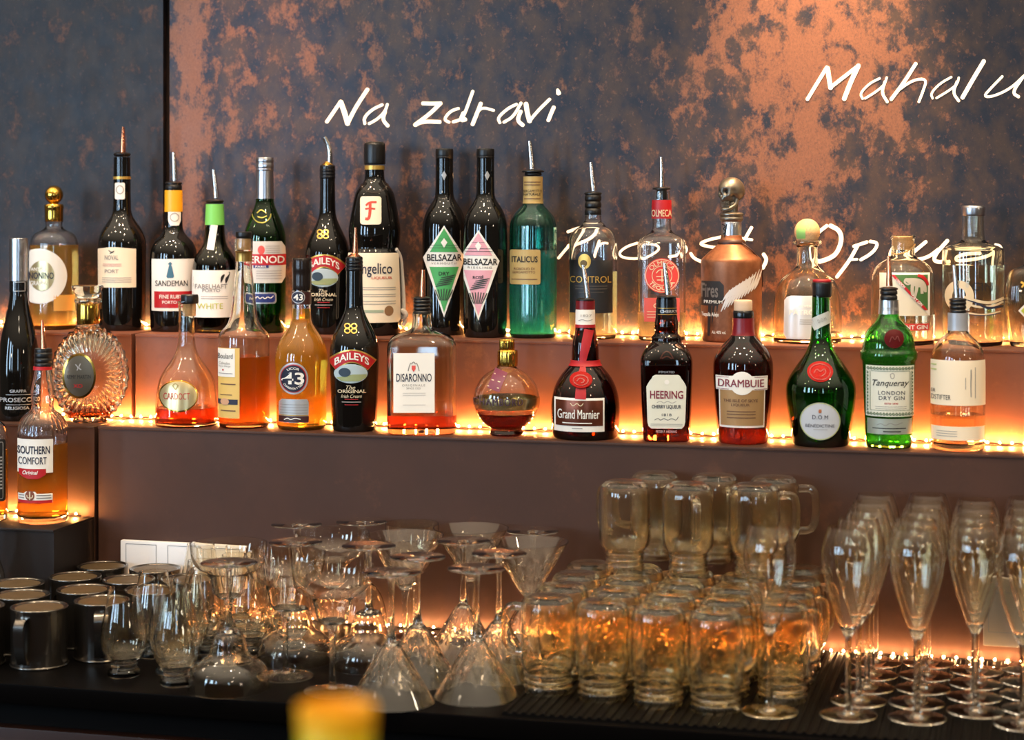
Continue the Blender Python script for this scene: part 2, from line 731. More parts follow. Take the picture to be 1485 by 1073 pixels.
    def pourer(s, m, spout, yf, hwf, ybot=None, hw=None, dx=0.0, fl=BLACKP, rings=3):
        """pour spout: flange or stopper with its tube; spout from the flange up as (x, y, half width)"""
        pr = []
        if ybot is not None:
            n = rings
            for i in range(n):
                a = ybot + (yf + 2 - ybot) * i / n
                b = ybot + (yf + 2 - ybot) * (i + 1) / n
                pr += [(a, hw * 0.86), (a + (b - a) * 0.15, hw), (a + (b - a) * 0.7, hw), (b, hw * 0.86)]
        else:
            pr += [(yf + 4, hwf * 0.8)]
        pr += [(yf + 2, hwf), (yf - 0.5, hwf), (yf - 2, hwf * 0.6)]
        st = s.lathe('pourer_stopper', fl, pr, dx=dx, it=1)
        s.tube('pour_spout', m, spout, parent=None)
        return st


# ------------------------------------------------------------------ the setting
XL, XR = -3.4, 0.9
wall_spots = ((*wallpt(1185, 60, Y_WALL), 0.23, 0.36, 0.17),  # rust thickened here, also painting the washer's bright beam into the colour
              (*wallpt(1120, 330, Y_WALL), 0.13, 0.30, 0.06),  # lower end of the same painted beam
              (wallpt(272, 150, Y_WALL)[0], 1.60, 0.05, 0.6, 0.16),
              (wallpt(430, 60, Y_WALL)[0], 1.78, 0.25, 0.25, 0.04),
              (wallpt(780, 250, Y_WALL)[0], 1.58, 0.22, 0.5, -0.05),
              (wallpt(1480, 150, Y_WALL)[0], 1.60, 0.16, 0.6, -0.14))  # rust thinned to paint the dim right corner darker
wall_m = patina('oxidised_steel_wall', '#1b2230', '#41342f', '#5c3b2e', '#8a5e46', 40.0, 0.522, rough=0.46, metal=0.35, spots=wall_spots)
wall_m2 = patina('shade_toned_steel_wall', '#12151d', '#261f1d', '#42291f', '#5e3e2f', 40.0, 0.54, rough=0.46, metal=0.35)  # darker copy of the wall steel, painting in the left panel's shade
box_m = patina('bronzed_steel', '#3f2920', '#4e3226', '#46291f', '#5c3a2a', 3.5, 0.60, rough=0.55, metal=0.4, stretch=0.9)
upper_m = patina('glow_toned_steel', '#6b4030', '#80503c', '#74442f', '#95603f', 3.5, 0.60, rough=0.55, metal=0.35, stretch=0.9)  # lighter copy of the bronzed steel, diode glow painted into its colour
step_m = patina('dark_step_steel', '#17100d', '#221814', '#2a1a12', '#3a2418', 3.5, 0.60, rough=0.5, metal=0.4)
gap_m = mat('dark_gap', (0.01, 0.006, 0.004), 0.8)
edge_m = mat('cut_steel_edge', '#8a4a2c', 0.4, 0.6)
xs0, xs1 = wallpt(236.5, 200, Y_WALL)[0], wallpt(246, 200, Y_WALL)[0]
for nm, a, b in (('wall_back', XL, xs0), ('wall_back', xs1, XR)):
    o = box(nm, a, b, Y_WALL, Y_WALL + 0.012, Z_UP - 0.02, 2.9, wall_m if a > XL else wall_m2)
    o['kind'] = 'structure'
o = box('wall_back', XL, XR, Y_WALL + 0.03, Y_WALL + 0.1, 0.0, 2.9, gap_m)
o['kind'] = 'structure'


def steel_box(label, x0, x1, y0, y1, z0, z1, box_m=box_m):
    r = empty('shelf_box', ((x0 + x1) / 2, y1, z0), 0, label, 'shelf', 'stepped steel back bar')
    ox, oy, oz = (x0 + x1) / 2, y1, z0
    box('front_panel', x0 - ox, x1 - ox, y0 + 0.002 - oy, y0 + 0.02 - oy, 0, z1 - oz - 0.004, box_m, r)
    box('top_panel', x0 - ox, x1 - ox, y0 - oy, 0, z1 - oz - 0.004, z1 - oz, box_m, r, bev=0.0008)
    for q in (x0, x1 - 0.004):
        box('end_panel', q - ox, q + 0.004 - ox, y0 + 0.02 - oy, 0, 0, z1 - oz - 0.004, box_m, r)
    return r


us = X_at(189.5, Y_SH), X_at(196, Y_SH)
steel_box('upper steel shelf box left of the seam, behind the round ribbed decanter', XL, us[0], Y_SH, Y_WALL - 0.001, Z_LOW, Z_UP, box_m=upper_m)
steel_box('long upper steel shelf box carrying the back row of bottles', us[1], XR, Y_SH, Y_WALL - 0.001, Z_LOW, Z_UP, box_m=upper_m)
ls_ = X_at(136, Y_BOX), X_at(142, Y_BOX)
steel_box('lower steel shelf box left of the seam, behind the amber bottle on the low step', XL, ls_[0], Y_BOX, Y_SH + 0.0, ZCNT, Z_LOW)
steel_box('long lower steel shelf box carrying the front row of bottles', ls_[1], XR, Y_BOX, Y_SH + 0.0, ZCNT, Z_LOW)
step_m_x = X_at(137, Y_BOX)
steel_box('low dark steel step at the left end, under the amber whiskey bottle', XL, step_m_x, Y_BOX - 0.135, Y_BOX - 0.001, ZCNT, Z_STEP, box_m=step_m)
for nm, x0, x1, y0, y1, z0, z1 in (('wall_seam', us[0], us[1], Y_SH + 0.03, Y_WALL - 0.002, Z_LOW + 0.001, Z_UP - 0.001), ('wall_seam', ls_[0], ls_[1], Y_BOX + 0.03, Y_SH - 0.002, ZCNT, Z_LOW - 0.001)):
    o = box(nm, x0 + 0.0005, x1 - 0.0005, y0, y1, z0, z1, gap_m)
    o['kind'] = 'structure'

# counter, its front, bar mat
cnt_m = mat('black_stone', (0.0025, 0.0022, 0.0022), 0.35, bump=0.02, bscale=90, spec=0.02)
front_m = mat('dark_walnut', '#34190a', 0.45, vary=0.5, bscale=14)
Y_CF = 2.28


def yfront(u, v):
    return on_counter(u, v)[1]


Y_CF = yfront(100, 997)
ct = empty('back_bar_counter', (-1.2, Y_BOX, 0), 0, 'black back bar counter carrying the glasses, dark cabinet front below', 'counter')
box('worktop', XL + 1.2, XR + 1.2, Y_CF - Y_BOX, 0, ZCNT - 0.028, ZCNT, cnt_m, ct, bev=0.003)
box('carcass', XL + 1.2, XR + 1.2, Y_CF + 0.05 - Y_BOX, 0, 0, ZCNT - 0.028, mat('cabinet_black', (0.005, 0.004, 0.0035), 0.6, spec=0.08), ct)
for k in range(5):
    a = XL + 1.2 + k * 0.86
    box('drawer_front', a + 0.003, a + 0.857, Y_CF + 0.028 - Y_BOX, Y_CF + 0.05 - Y_BOX, ZCNT - 0.30, ZCNT - 0.068, front_m, ct, bev=0.002)
fl = box('floor', -5, 4, -4, 3.3, -0.05, 0.0, mat('dark_floor', '#2b2320', 0.6))
fl['kind'] = 'structure'

JX0, JY0 = on_counter(795, 1008)
mat_x0, mat_x1, mat_y0, mat_y1 = JX0 - 0.033, XR, Y_CF + 0.012, Y_BOX - 0.0155
bm_ = empty('bar_mat', ((mat_x0 + mat_x1) / 2, (mat_y0 + mat_y1) / 2, ZCNT), 0, 'black ribbed rubber bar mat under the jar mugs and flutes', 'bar mat')
rub = mat('black_rubber', (0.004, 0.0035, 0.0032), 0.55, spec=0.05)
V, Fc = [], []
hx, hy = (mat_x1 - mat_x0) / 2, (mat_y1 - mat_y0) / 2
nr = int(2 * hx / 0.012)
for i in range(nr):
    x = -hx + 2 * hx * i / nr
    o_ = len(V)
    for (xx, z) in ((x + 0.001, 0.003), (x + 0.0025, 0.0055), (x + 0.0065, 0.0055), (x + 0.008, 0.003)):
        V += [(xx, -hy, z), (xx, hy, z)]
    for k in range(3):
        Fc.append((o_ + 2 * k, o_ + 2 * k + 2, o_ + 2 * k + 3, o_ + 2 * k + 1))
    Fc.append((o_, o_ + 2, o_ + 4, o_ + 6))
link('rib_field', V, Fc, rub, bm_, smooth=False)
box('mat_base', -hx, hx, -hy, hy, 0.0, 0.0032, rub, bm_)
MAT_Z = 0.0057


def floor_z(X, Y):
    return ZCNT + (MAT_Z if X > mat_x0 and mat_y0 < Y < mat_y1 else 0.0)


# LED strips: a thin cable with little glowing diodes
led_m = mat('glowing_diode', (1.0, 0.43, 0.115), emit=1100.0)
cab_m = mat('led_cable', (0.02, 0.015, 0.01), 0.5)


led_dim = mat('dim_diode', (1.0, 0.50, 0.19), emit=380.0)
dms = {}


def led_strip(label, x0, x1, Y, Z, step=0.0175, hook=None, lm=led_m):
    dm = dms.get(lm.name)
    r = empty('light_string', (x0, Y, Z), 0, label, 'string lights', 'warm light strings along the steel shelves')
    n = max(2, int((x1 - x0) / step))
    P = [(i * step * 1.0, 0.001 * sin(i * 1.7), 0.0035 + 0.0012 * sin(i * 2.3), 0.0012) for i in range(n + 1)]
    if hook:
        P += hook
    V, Fc = tube(P, 6)
    link('cable', V, Fc, cab_m, r)
    for i in range(n):
        if dm is None:
            V, Fc = revolve([(-0.0014, 0), (-0.0012, 0.001), (0, 0.0014), (0.0012, 0.001), (0.0014, 0)], 8)
            d = link('diode', V, Fc, lm, r)
            dm = dms[lm.name] = d.data
        else:
            d = bpy.data.objects.new('diode', dm)
            COL.objects.link(d)
            d.parent = r
        d.location = ((i + 0.5) * step, -0.001, 0.0055)
    return r


led_strip('string of warm lights behind the back row of bottles on the upper shelf', X_at(-25, Y_WALL), X_at(1500, Y_WALL), Y_WALL - 0.012, Z_UP)
led_strip('string of warm lights behind the front row of bottles on the lower shelf', X_at(-20, Y_SH), X_at(1500, Y_SH), Y_SH - 0.010, Z_LOW)
led_strip('string of warm lights along the back of the counter behind the glasses', X_at(165, Y_BOX), X_at(1500, Y_BOX), Y_BOX - 0.010, ZCNT, lm=led_dim)
hx0 = X_at(-20, Y_BOX)
led_strip('short string of warm lights on the low step behind the amber whiskey bottle', hx0, step_m_x - 0.004, Y_BOX - 0.012, Z_STEP)

# ------------------------------------------------------------------ glowing words cut into the wall
let_m = mat('backlit_lettering', (1.0, 0.83, 0.56), emit=0.42)


def word_sign(label, name, scale, off, letters, Y=Y_WALL - 0.0012):
    def P(x, y):
        return wallpt(off[0] + x / scale, off[1] + y / scale, Y)
    cx = sum(P(*l[0][0][:2])[0] for l in letters) / len(letters)
    r = empty('wall_lettering', (cx, Y, 1.5), 0, label, 'sign')
    for strokes in letters:
        V, Fc = [], []
        for st in strokes:
            wd = st[0][2] if len(st[0]) > 2 else 18
            pts = []
            for p in st:
                wd = p[2] if len(p) > 2 else wd
                pts.append((p[0], p[1], wd))
            if len(pts) > 2:
                pts = smooth_path(pts, 2)
            # round ends
            q = []
            for i in range(len(pts)):
                a, b = np.array(pts[max(i - 1, 0)]), np.array(pts[min(i + 1, len(pts) - 1)])
                t = (b - a)[:2]
                t = t / (np.linalg.norm(t) + 1e-9)
                q.append((pts[i], t))
            (p0, t0), (p1, t1) = q[0], q[-1]
            ends = [((p0[0] - t0[0] * p0[2] * e, p0[1] - t0[1] * p0[2] * e, p0[2] * f), t0) for e, f in ((0.38, 0.35), (0.2, 0.8))]
            ende = [((p1[0] + t1[0] * p1[2] * e, p1[1] + t1[1] * p1[2] * e, p1[2] * f), t1) for e, f in ((0.2, 0.8), (0.38, 0.35))]
            base = len(V)
            seq = ends + q + ende
            for (p, t) in seq:
                for sg in (-1, 1):
                    X, Z = P(p[0] - sg * t[1] * p[2] / 2, p[1] + sg * t[0] * p[2] / 2)
                    V.append((X - cx, 0, Z - 1.5))
                    V.append((X - cx, 0.002, Z - 1.5))
            for i in range(len(seq) - 1):
                a = base + 4 * i
                Fc += [(a, a + 2, a + 6, a + 4), (a, a + 4, a + 5, a + 1), (a + 2, a + 3, a + 7, a + 6)]
        link('letter', V, Fc, let_m, r, smooth=False)
    return r


word_sign('glowing handwritten words "Na zdravi" high on the wall', 'na', 3.7125, (440, 110), [
    [[(125, 248, 18), (165, 190), (200, 138)], [(200, 140, 26), (222, 200), (238, 258)], [(238, 255, 20), (280, 170), (345, 72)]],
    [[(425, 155, 15), (370, 180), (325, 225), (330, 258)], [(352, 258, 14), (400, 232), (440, 190), (452, 152)], [(440, 190, 18), (425, 235), (455, 270)]],
    [[(642, 148, 20), (690, 150), (740, 148)], [(735, 150, 20), (680, 205), (600, 264)], [(600, 265, 20), (640, 245), (735, 248)]],
    [[(835, 175, 15), (790, 190), (755, 235), (785, 250)], [(805, 248, 16), (850, 235), (870, 200), (912, 82)], [(862, 200, 22), (845, 240), (872, 234)]],
    [[(955, 148, 20), (935, 200), (910, 262)], [(930, 205, 14), (960, 168), (1025, 186)]],
    [[(1148, 152, 15), (1100, 175), (1045, 225), (1058, 253)], [(1078, 250, 15), (1130, 220), (1172, 145)], [(1170, 190, 20), (1150, 240), (1182, 266)]],
    [[(1198, 150, 24), (1205, 200), (1218, 245)], [(1218, 242, 16), (1260, 190), (1326, 125)]],
    [[(1348, 168, 20), (1332, 205), (1318, 240)], [(1368, 74, 14), (1374, 94, 26)]]])
word_sign('glowing handwritten word "Mahalu" cut off by the right edge of the picture', 'ma', 4.304, (1140, 60), [
    [[(132, 362, 22), (200, 250), (255, 160)], [(258, 165, 28), (268, 230), (278, 292)], [(275, 288, 22), (350, 230), (455, 148)], [(452, 150, 28), (400, 260), (362, 360)]],
    [[(585, 230, 14), (520, 262), (460, 325), (478, 358)], [(492, 356, 14), (560, 315), (615, 270), (628, 225)], [(618, 250, 18), (595, 320), (632, 378)]],
    [[(810, 138, 22), (740, 250), (655, 362)], [(690, 312, 16), (790, 240), (880, 232), (855, 310), (828, 378)]],
    [[(1032, 222, 14), (960, 262), (902, 325), (915, 356)], [(938, 354, 14), (1020, 305), (1070, 265), (1078, 225)], [(1068, 250, 18), (1040, 320), (1078, 372)]],
    [[(1235, 122, 26), (1170, 230), (1100, 352)]],
    [[(1350, 218, 16), (1280, 290), (1230, 345), (1290, 345), (1400, 295), (1490, 210)], [(1478, 222, 20), (1410, 320), (1452, 346)]],
    [[(1640, 130, 22), (1570, 240), (1510, 350)]]])
word_sign('glowing handwritten word "Prost," behind the clear gin and tequila bottles', 'pr', 4.64, (800, 300), [
    [[(108, 168, 20), (185, 140), (290, 125), (330, 150), (270, 215), (110, 262)], [(215, 165, 18), (120, 255), (45, 345)]],
    [[(325, 230, 20), (305, 280), (288, 335)], [(305, 280, 14), (345, 240), (395, 245)]],
    [[(575, 243, 16), (500, 268), (448, 312), (480, 345), (600, 350), (720, 300), (720, 255), (600, 245)]],
    [[(880, 250, 18), (915, 285), (880, 325), (790, 335)], [(935, 312, 20), (955, 345), (1005, 368)]],
    [[(1140, 203, 20), (1050, 222), (992, 248), (1040, 265), (1110, 274)]],
    [[(1345, 138, 22), (1310, 200), (1250, 310)], [(1230, 212, 18), (1290, 212), (1348, 222)]],
    [[(1425, 318, 24), (1450, 355), (1420, 412)]]])
word_sign('glowing handwritten word "Opulla" behind the clear gin bottles on the right', 'op', 4.714, (1170, 300), [
    [[(138, 128, 24), (70, 180), (30, 260), (50, 350), (80, 374)], [(160, 128, 30), (225, 160), (240, 230), (205, 320), (150, 355), (85, 374)]],
    [[(412, 240, 22), (365, 255), (320, 270)], [(345, 270, 24), (290, 370), (205, 480)], [(432, 236, 22), (485, 245), (470, 290), (425, 330), (368, 362)], [(285, 362, 16), (345, 358)]],
    [[(600, 260, 22), (560, 330), (600, 360), (680, 330), (720, 260)]],
    [[(815, 238, 24), (740, 300), (690, 345), (740, 365), (830, 345), (900, 290)]],
    [[(962, 230, 26), (890, 310), (865, 360), (895, 378), (945, 374)]],
    [[(1190, 318, 22), (1080, 320), (1000, 345), (1010, 370), (1120, 362), (1240, 340), (1300, 310)], [(1300, 318, 20), (1285, 380), (1292, 420)]],
    [[(1288, 255, 14), (1320, 262), (1332, 282)]]])


# ------------------------------------------------------------------ bottles on the upper shelf
def liq(name, col, ior=1.35, rough=0.03, tr=0.80):
    return mat(name, col, rough, trans=tr, ior=ior)


AMBER = liq('amber_spirit', '#f8c664')
PALE = liq('pale_straw_spirit', '#f8e2a4')
CLEARL = liq('clear_spirit', '#fdfcf4', rough=0.0, tr=1.0)
PINK = mat('pink_paper', '#dca0ad', 0.55)
GREENP = mat('green_paper', '#46a258', 0.55)
DKRED = mat('dark_red_wax', '#4a0508', 0.45, spec=0.12)
WAX = mat('red_wax', '#a0100a', 0.45, spec=0.12, bump=0.3, bscale=500)
NAVY = mat('navy_print', '#20253c', 0.6)
BROWNP = mat('brown_print', '#6b4a33', 0.6)
SILP = mat('silver_print', '#b9b9b9', 0.4, 0.5)

GB = 'bottles in the back row on the upper shelf'
GF = 'bottles in the front row on the lower shelf'
YU, YL = 3.005, 2.858

# grappa with a gold ball stopper
b = Bottle('grappa_bottle', 'bottle', 'amber grappa bottle with gold ball stopper and round white label', 78.3, 'up', YU, GB)
b.body([(475, 35.5), (420, 36), (358, 36), (346, 34), (338, 28), (334, 18), (330, 12.5), (324, 12.5), (321, 13.5)], GLASS, 2.5, (355, AMBER))
b.lathe('stopper_collar', GOLD, [(321, 13), (318, 13.5), (303, 13.5), (300, 14.5), (296, 13)])
b.lathe('ball_stopper', GOLD, [(298, 4), (294, 7)] + [(282.5 + 13.5 * cos(pi * i / 12), max(13.5 * sin(pi * i / 12), 0.4)) for i in range(2, 13)], it=0)
L = b.patch('front_label', WHITE, ell(57, 400.7, 40, 40, 20), ncol=28)
b.patch('gold_disc', GOLDL, ell(61, 400, 18, 22), off=0.0009, parent=L)
b.text(L, 'NONINO', (43.5, 395, 78, 404.5), NAVY, off=0.0014)
b.text(L, 'GRAPPA', (45, 407.5, 68, 414), WHITE, off=0.0014)
b.text(L, 'ANTICA', (46, 388, 68, 393), WHITE, off=0.0014)
b.patch('back_label', mat('amber_paper', '#d79a44', 0.6), rect(78, 428, 108, 451), ncol=8)

# port bottles
b = Bottle('port_bottle', 'bottle', 'tall dark port bottle with copper pourer and cream label, left of the wall seam', 177, 'up', YU, GB)
b.body([(478, 34), (440, 34.5), (356, 35.3), (345, 34), (333, 29), (322, 21), (312, 14.5), (300, 12.8), (250, 12.2), (228, 12)], DARKG)
b.sleeve('gold_neck_band', GOLDP, 256, 260)
b.pourer(COPPER, [(178, 222, 4.2), (178.3, 205, 3.6), (178.5, 184, 1.9)], 223, 12.5)
L = b.patch('neck_seal', WHITE, rect(167, 265, 181, 289, 2), ncol=8)
b.strokes(L, 'seal_ring', GREY, [[(174 + 5 * sin(q * pi / 6), 275 - 6 * cos(q * pi / 6)) for q in range(13)]], 1.0)
L = b.patch('front_label', CREAM, rows_of((358.5, 160, 168), (361, 141.5, 197), (417, 141.5, 197)))
b.text(L, 'NOVAL', (152.7, 370, 172, 377), GREY)
b.text(L, 'PORT', (152.7, 390.5, 172, 396), GREY)
b.strokes(L, 'emblem', BLACK, [[(158, 363), (162, 366), (166, 364)], [(160, 367.5), (165, 365.5)]], 1.2)
b.print_lines(L, mat('rose_print', '#c9968c', 0.6), 150, 176, (383, 385.5), 1.1)
b.print_lines(L, GREY, 149, 190, (403, 406, 409), 0.8)

b = Bottle('port_bottle', 'bottle', 'dark port bottle with yellow neck band and white label with a cloaked figure', 251.8, 'up', YU, GB)
b.body([(474, 34.2), (440, 34.4), (378, 34.8), (362, 33.5), (350, 28), (341, 19), (334, 13.8), (322, 12.8), (275, 12.4)], DARKG)
b.sleeve('neck_band', mat('yellow_foil', '#e0a41c', 0.4), 276, 307)
b.pourer(STEEL, [(253.5, 262, 4), (253, 245, 3.6), (251.4, 221, 2.4)], 265, 12.5, 276, 12.2, rings=1)
L = b.patch('neck_seal', WHITE, rows_of((307, 244, 262), (320, 244, 262), (327, 247, 259)), ncol=8)
b.strokes(L, 'seal_ring', GREY, [[(253 + 6 * sin(q * pi / 6), 315 - 6 * cos(q * pi / 6)) for q in range(13)]], 1.0)
L = b.patch('front_label', WHITE, rect(220.5, 375.5, 285, 451))
b.patch('red_panel', RED, rect(224.5, 422.5, 283, 446.5), off=0.0009, parent=L)
b.patch('cloaked_figure', mat('teal_print', '#3c6c84', 0.6), rows_of((380, 246, 248), (383, 243.5, 250), (384, 245.5, 248.5), (388, 244.5, 250), (401, 241.5, 252.5), (403, 243, 251)), off=0.0009, parent=L, ncol=6)
b.text(L, 'SANDEMAN', (226, 406.7, 271.6, 415), BLACK, 0.03)
b.text(L, 'FINE RUBY', (232, 427.5, 264, 433), WHITE, off=0.0015)
b.text(L, 'PORTO', (236, 436, 256, 440.5), WHITE, off=0.0015)

b = Bottle('port_bottle', 'bottle', 'squat olive glass port bottle with bright green neck band and white label', 311.5, 'up', YU - 0.01, GB)
OLIVE = mat('olive_glass', '#5b5a1c', 0.0, trans=1.0, ior=1.5)
b.body([(477, 32.5), (445, 33), (392, 33), (377, 31), (366, 25), (356, 17.5), (345, 15), (326, 13.8), (300, 12.5), (296, 12.3)], OLIVE, 2.5, (374, liq('ruby_wine', '#4a0a12')))
b.sleeve('neck_band', mat('lime_foil', '#6fc05a', 0.45), 296, 326)
b.pourer(STEEL, [(313.5, 287, 3.9), (312, 268, 3.4), (309.5, 246, 2.3)], 291, 13)
b.strokes(b.root, 'neck_seal_strip', WHITE, [[(311, 326, 9.5), (308.5, 340, 10), (305, 362, 10)]], 10, off=0.0006)
L = b.patch('front_label', WHITE, rect(279, 392, 343.5, 460.5))
b.text(L, 'FABELHAFT', (283.5, 412, 329, 418.6), GREY)
b.text(L, 'PORTO', (294, 418.8, 319, 423.5), GREY)
b.text(L, 'WHITE', (286.5, 440, 323, 448), mat('olive_print', '#b4b83c', 0.6), 0.03)
b.strokes(L, 'stork_emblem', BLACK, [[(320, 410, 1), (322, 402, 5), (325, 398, 2)], [(327, 411, 1), (328, 405, 5), (331, 400, 2), (333, 396, 1.2), (331, 394.5, 1)]], 2)
b.print_lines(L, GREY, 292, 330, (430, 433), 0.8)

# anise bottle
b = Bottle('anise_bottle', 'bottle', 'dark green bottle with silver screw cap and grey label with red band', 384, 'up', YU, GB)
GREEND = mat('deep_green_glass', '#2a8a1a', 0.0, trans=1.0, ior=1.5)
b.body([(477, 29), (465, 30.5), (400, 31), (352, 31), (338, 30), (325, 26), (308, 18.5), (296, 13.6), (286, 12.7), (262, 12.2), (246, 11.8)], GREEND, 2.8, (455, liq('green_spirit', '#2c5a10')))
b.sleeve('neck_foil', SILVER, 247.5, 288)
b.lathe('screw_cap', SILVER, [(248, 13), (245, 13.3), (244.5, 12.6), (243, 13.3), (238, 13.3), (236, 12.7), (234, 13.4), (228.5, 13)], it=1, flutes=36, fa=0.03)
b.strokes(b.root, 'embossed_crest', mat('embossed_gold', '#8b8a3c', 0.3, 0.5), [[(379.5 + 13 * sin(q * pi / 8), 310 - 13 * cos(q * pi / 8)) for q in range(4, 13)], [(373, 309), (379, 303), (386, 309)], [(374, 314), (380, 316), (387, 313)]], 1.6)
L = b.patch('front_label', mat('grey_label', '#c8c6c0', 0.5), rows_of((350, 356, 408), (358, 354, 413.5), (368, 354, 414.2), (386, 354, 414.2), (402, 354, 413.5), (410.5, 356, 408)))
b.patch('red_panel', RED, rect(354, 368.5, 414, 384.5), off=0.0009, parent=L)
b.text(L, 'PERNOD', (355, 371, 411.5, 381.8), WHITE, 0.05, off=0.0015)
b.patch('blue_panel', BLUE, rect(368, 384.5, 389.5, 388.5), off=0.0009, parent=L, ncol=8)
b.text(L, 'PARIS', (371, 385.2, 386, 388), WHITE, off=0.0015)
b.patch('red_seal', mat('coral_print', '#d4524a', 0.5), ell(379, 362.5, 5, 6.5, 8), off=0.0009, parent=L, ncol=8)
b.print_lines(L, GREY, 385, 405, (357, 360, 363, 366), 0.7)
b.print_lines(L, GREY, 372, 408, (393, 396.5, 400, 404), 0.7)
L = b.patch('lower_label', SILP, rect(357, 424, 400.5, 440.5, 4))
b.patch('blue_field', BLUE, rect(359, 426, 398.5, 438.5, 4), off=0.0009, parent=L)
b.strokes(L, 'signature', WHITE, [[(370, 434), (374, 429), (377, 434), (381, 430), (384, 434), (388, 430), (392, 433), (396, 429)]], 1.2, off=0.0014)


def cream_bottle(label, u, shelf, Y, cx, y0, ysc, hw, neck_dx, spout, sm, grp, flange):
    """black cream liqueur bottle; y0 = row of the neck's top, ysc = row scale"""
    q = lambda y: y0 + (y - 371.7) * ysc
    b = Bottle('cream_liqueur_bottle', 'bottle', label, u, shelf, Y, grp)
    f = hw / 36.0
    b.body([(q(622), 32 * f), (q(610), 33 * f), (q(560), 34.5 * f), (q(512), 36 * f), (q(500), 35 * f), (q(485), 31 * f), (q(473), 25 * f), (q(461), 18.5 * f), (q(450), 14 * f), (q(440), 12.6 * f), (q(400), 12 * f), (q(391), 12 * f)], DARKG)
    b.lathe('neck_thread', BLACKG, [(q(393), 12.2 * f), (q(390), 13 * f), (q(388), 12 * f), (q(385), 13 * f), (q(383), 12 * f), (q(380), 13 * f), (q(378), 12 * f), (q(374), 12.6 * f), (q(372), 11 * f)])
    b.lathe('pourer_flange', flange, [(q(373), 9 * f), (q(371), 9.5 * f), (q(369), 6 * f), (q(367), 4.5 * f)], it=1)
    b.tube('pour_spout', sm, spout)
    e = mat('gold_emblem', '#d8b25a', 0.3, 0.8)
    ex, ey = cx - 5 * f, q(476)
    r_ = []
    for sx in (-1, 1):
        for sy in (-1, 1):
            r_.append([(ex + sx * 4.6 * f + 3.9 * f * sin(t * pi / 5), ey + sy * 3.6 * f - 3.4 * f * cos(t * pi / 5)) for t in range(11)])
    b.strokes(b.root, 'gold_emblem', e, r_, 1.7)
    # arched red label
    lx = cx - 3.5 * f
    arch = [(lx + (29 * f) * t / 8, q(509.5) + abs(t / 8) ** 2 * 14 * ysc) for t in range(-8, 9)]
    V = b.strokes(b.root, 'arched_label_border', e, [[(p[0], p[1] + 7 * ysc, 19.5) for p in arch]], 19.5, off=0.0004)
    Lr = b.strokes(b.root, 'arched_label', RED, [[(p[0] - (0.8 if p[0] > lx else -0.8), p[1] + 7 * ysc, 16) for p in arch]], 16, off=0.0007)
    V0, Fc, asp = text_shape('BAILEYS', 0.03)
    pts = []
    for (a, c_) in V0:
        t = (a - 0.5) * 1.66
        x_ = lx + 29 * f * t
        y_ = q(509.5) + t * t * 14 * ysc + 12 * ysc - c_ * 10.5 * ysc
        pts.append(b.surf((x_ - b.u) * b.kx, b.zf(y_), 0.0012))
    link('lettering', pts, Fc, WHITE, Lr, smooth=False)
    sky_ = mat('sky_print', '#a9bcc4', 0.55)
    Ls = b.patch('landscape_label', sky_, ell(lx - 1.5 * f, q(542), 24 * f, 14 * ysc, 12))
    b.patch('field_print', mat('meadow_print', '#8f9a6c', 0.6), rows_of((q(543), lx + 1, lx + 21 * f), (q(548), lx - 22 * f, lx + 20 * f), (q(553), lx - 14 * f, lx + 10 * f)), off=0.0009, parent=Ls)
    b.patch('tree_print', mat('tree_print', '#26394a', 0.6), ell(lx - 10 * f, q(540), 8.5 * f, 6.5 * ysc, 8), off=0.0012, parent=Ls, ncol=8)
    g = mat('pale_gold_print', '#cfc0a0', 0.5)
    b.text(b.root, 'The', (lx - 8 * f, q(559), lx + 5 * f, q(564.5)), g, 0.0, 0.4)
    b.text(b.root, 'ORIGINAL', (lx - 20 * f, q(565), lx + 20 * f, q(570)), g, 0.02)
    b.text(b.root, 'Irish Cream', (lx - 15 * f, q(572), lx + 14 * f, q(577)), g, 0.0, 0.35)
    b.print_lines(b.root, RED, lx - 10 * f, lx + 9 * f, (q(579), q(587)), 0.8)
    b.print_lines(b.root, GREY, lx - 14 * f, lx + 13 * f, (q(583),), 1.2)
    return b


cream_bottle('black cream liqueur bottle with bent steel pourer in the back row', 475, 'up', YU, 473, 239, 0.962, 32.5, 3, [(478, 238, 4.2), (478.5, 222, 3.9), (476, 210, 3.6), (470, 199, 3.3)], STEEL, GB, GOLD)

# hazelnut liqueur in the monk shaped bottle
b = Bottle('hazelnut_liqueur_bottle', 'bottle', 'dark brown robe shaped liqueur bottle with cream label and white rope belt', 543.3, 'up', YU, GB)
BROWND = mat('dark_brown_glass', '#2a0f05', 0.02, trans=0.6, ior=1.5)
b.body([(478, 38), (465, 39.5), (400, 39.5), (366, 39), (360, 35), (354, 36.5), (338, 38), (329, 37.5), (310, 34.5), (290, 30.5), (278, 27.5), (270, 22), (263, 15.5), (256, 14), (240, 13.8)], DARKG)
b.sleeve('neck_band', GOLDP, 240, 246)
b.lathe('cap', BLACKP, [(238.5, 15.2), (234, 15.6), (212, 15.6), (207, 14.5), (205.5, 10)])
L = b.patch('upper_label', CREAM, rect(522.8, 284.5, 552.8, 325.5, 4))
b.strokes(L, 'letter_emblem', mat('brick_print', '#c0402c', 0.6), [[(531, 298, 3), (536, 293), (546, 293)], [(537, 294, 4), (537, 306), (535, 318), (530, 317)], [(530, 303, 2.5), (537, 302), (544, 303)]], 3)
b.strokes(b.root, 'shoulder_fold', mat('brown_gloss', (0.02, 0.012, 0.008), 0.05), [[(524, 266), (530, 276), (543, 280), (556, 276), (562, 266)]], 3.0, off=0.0012)
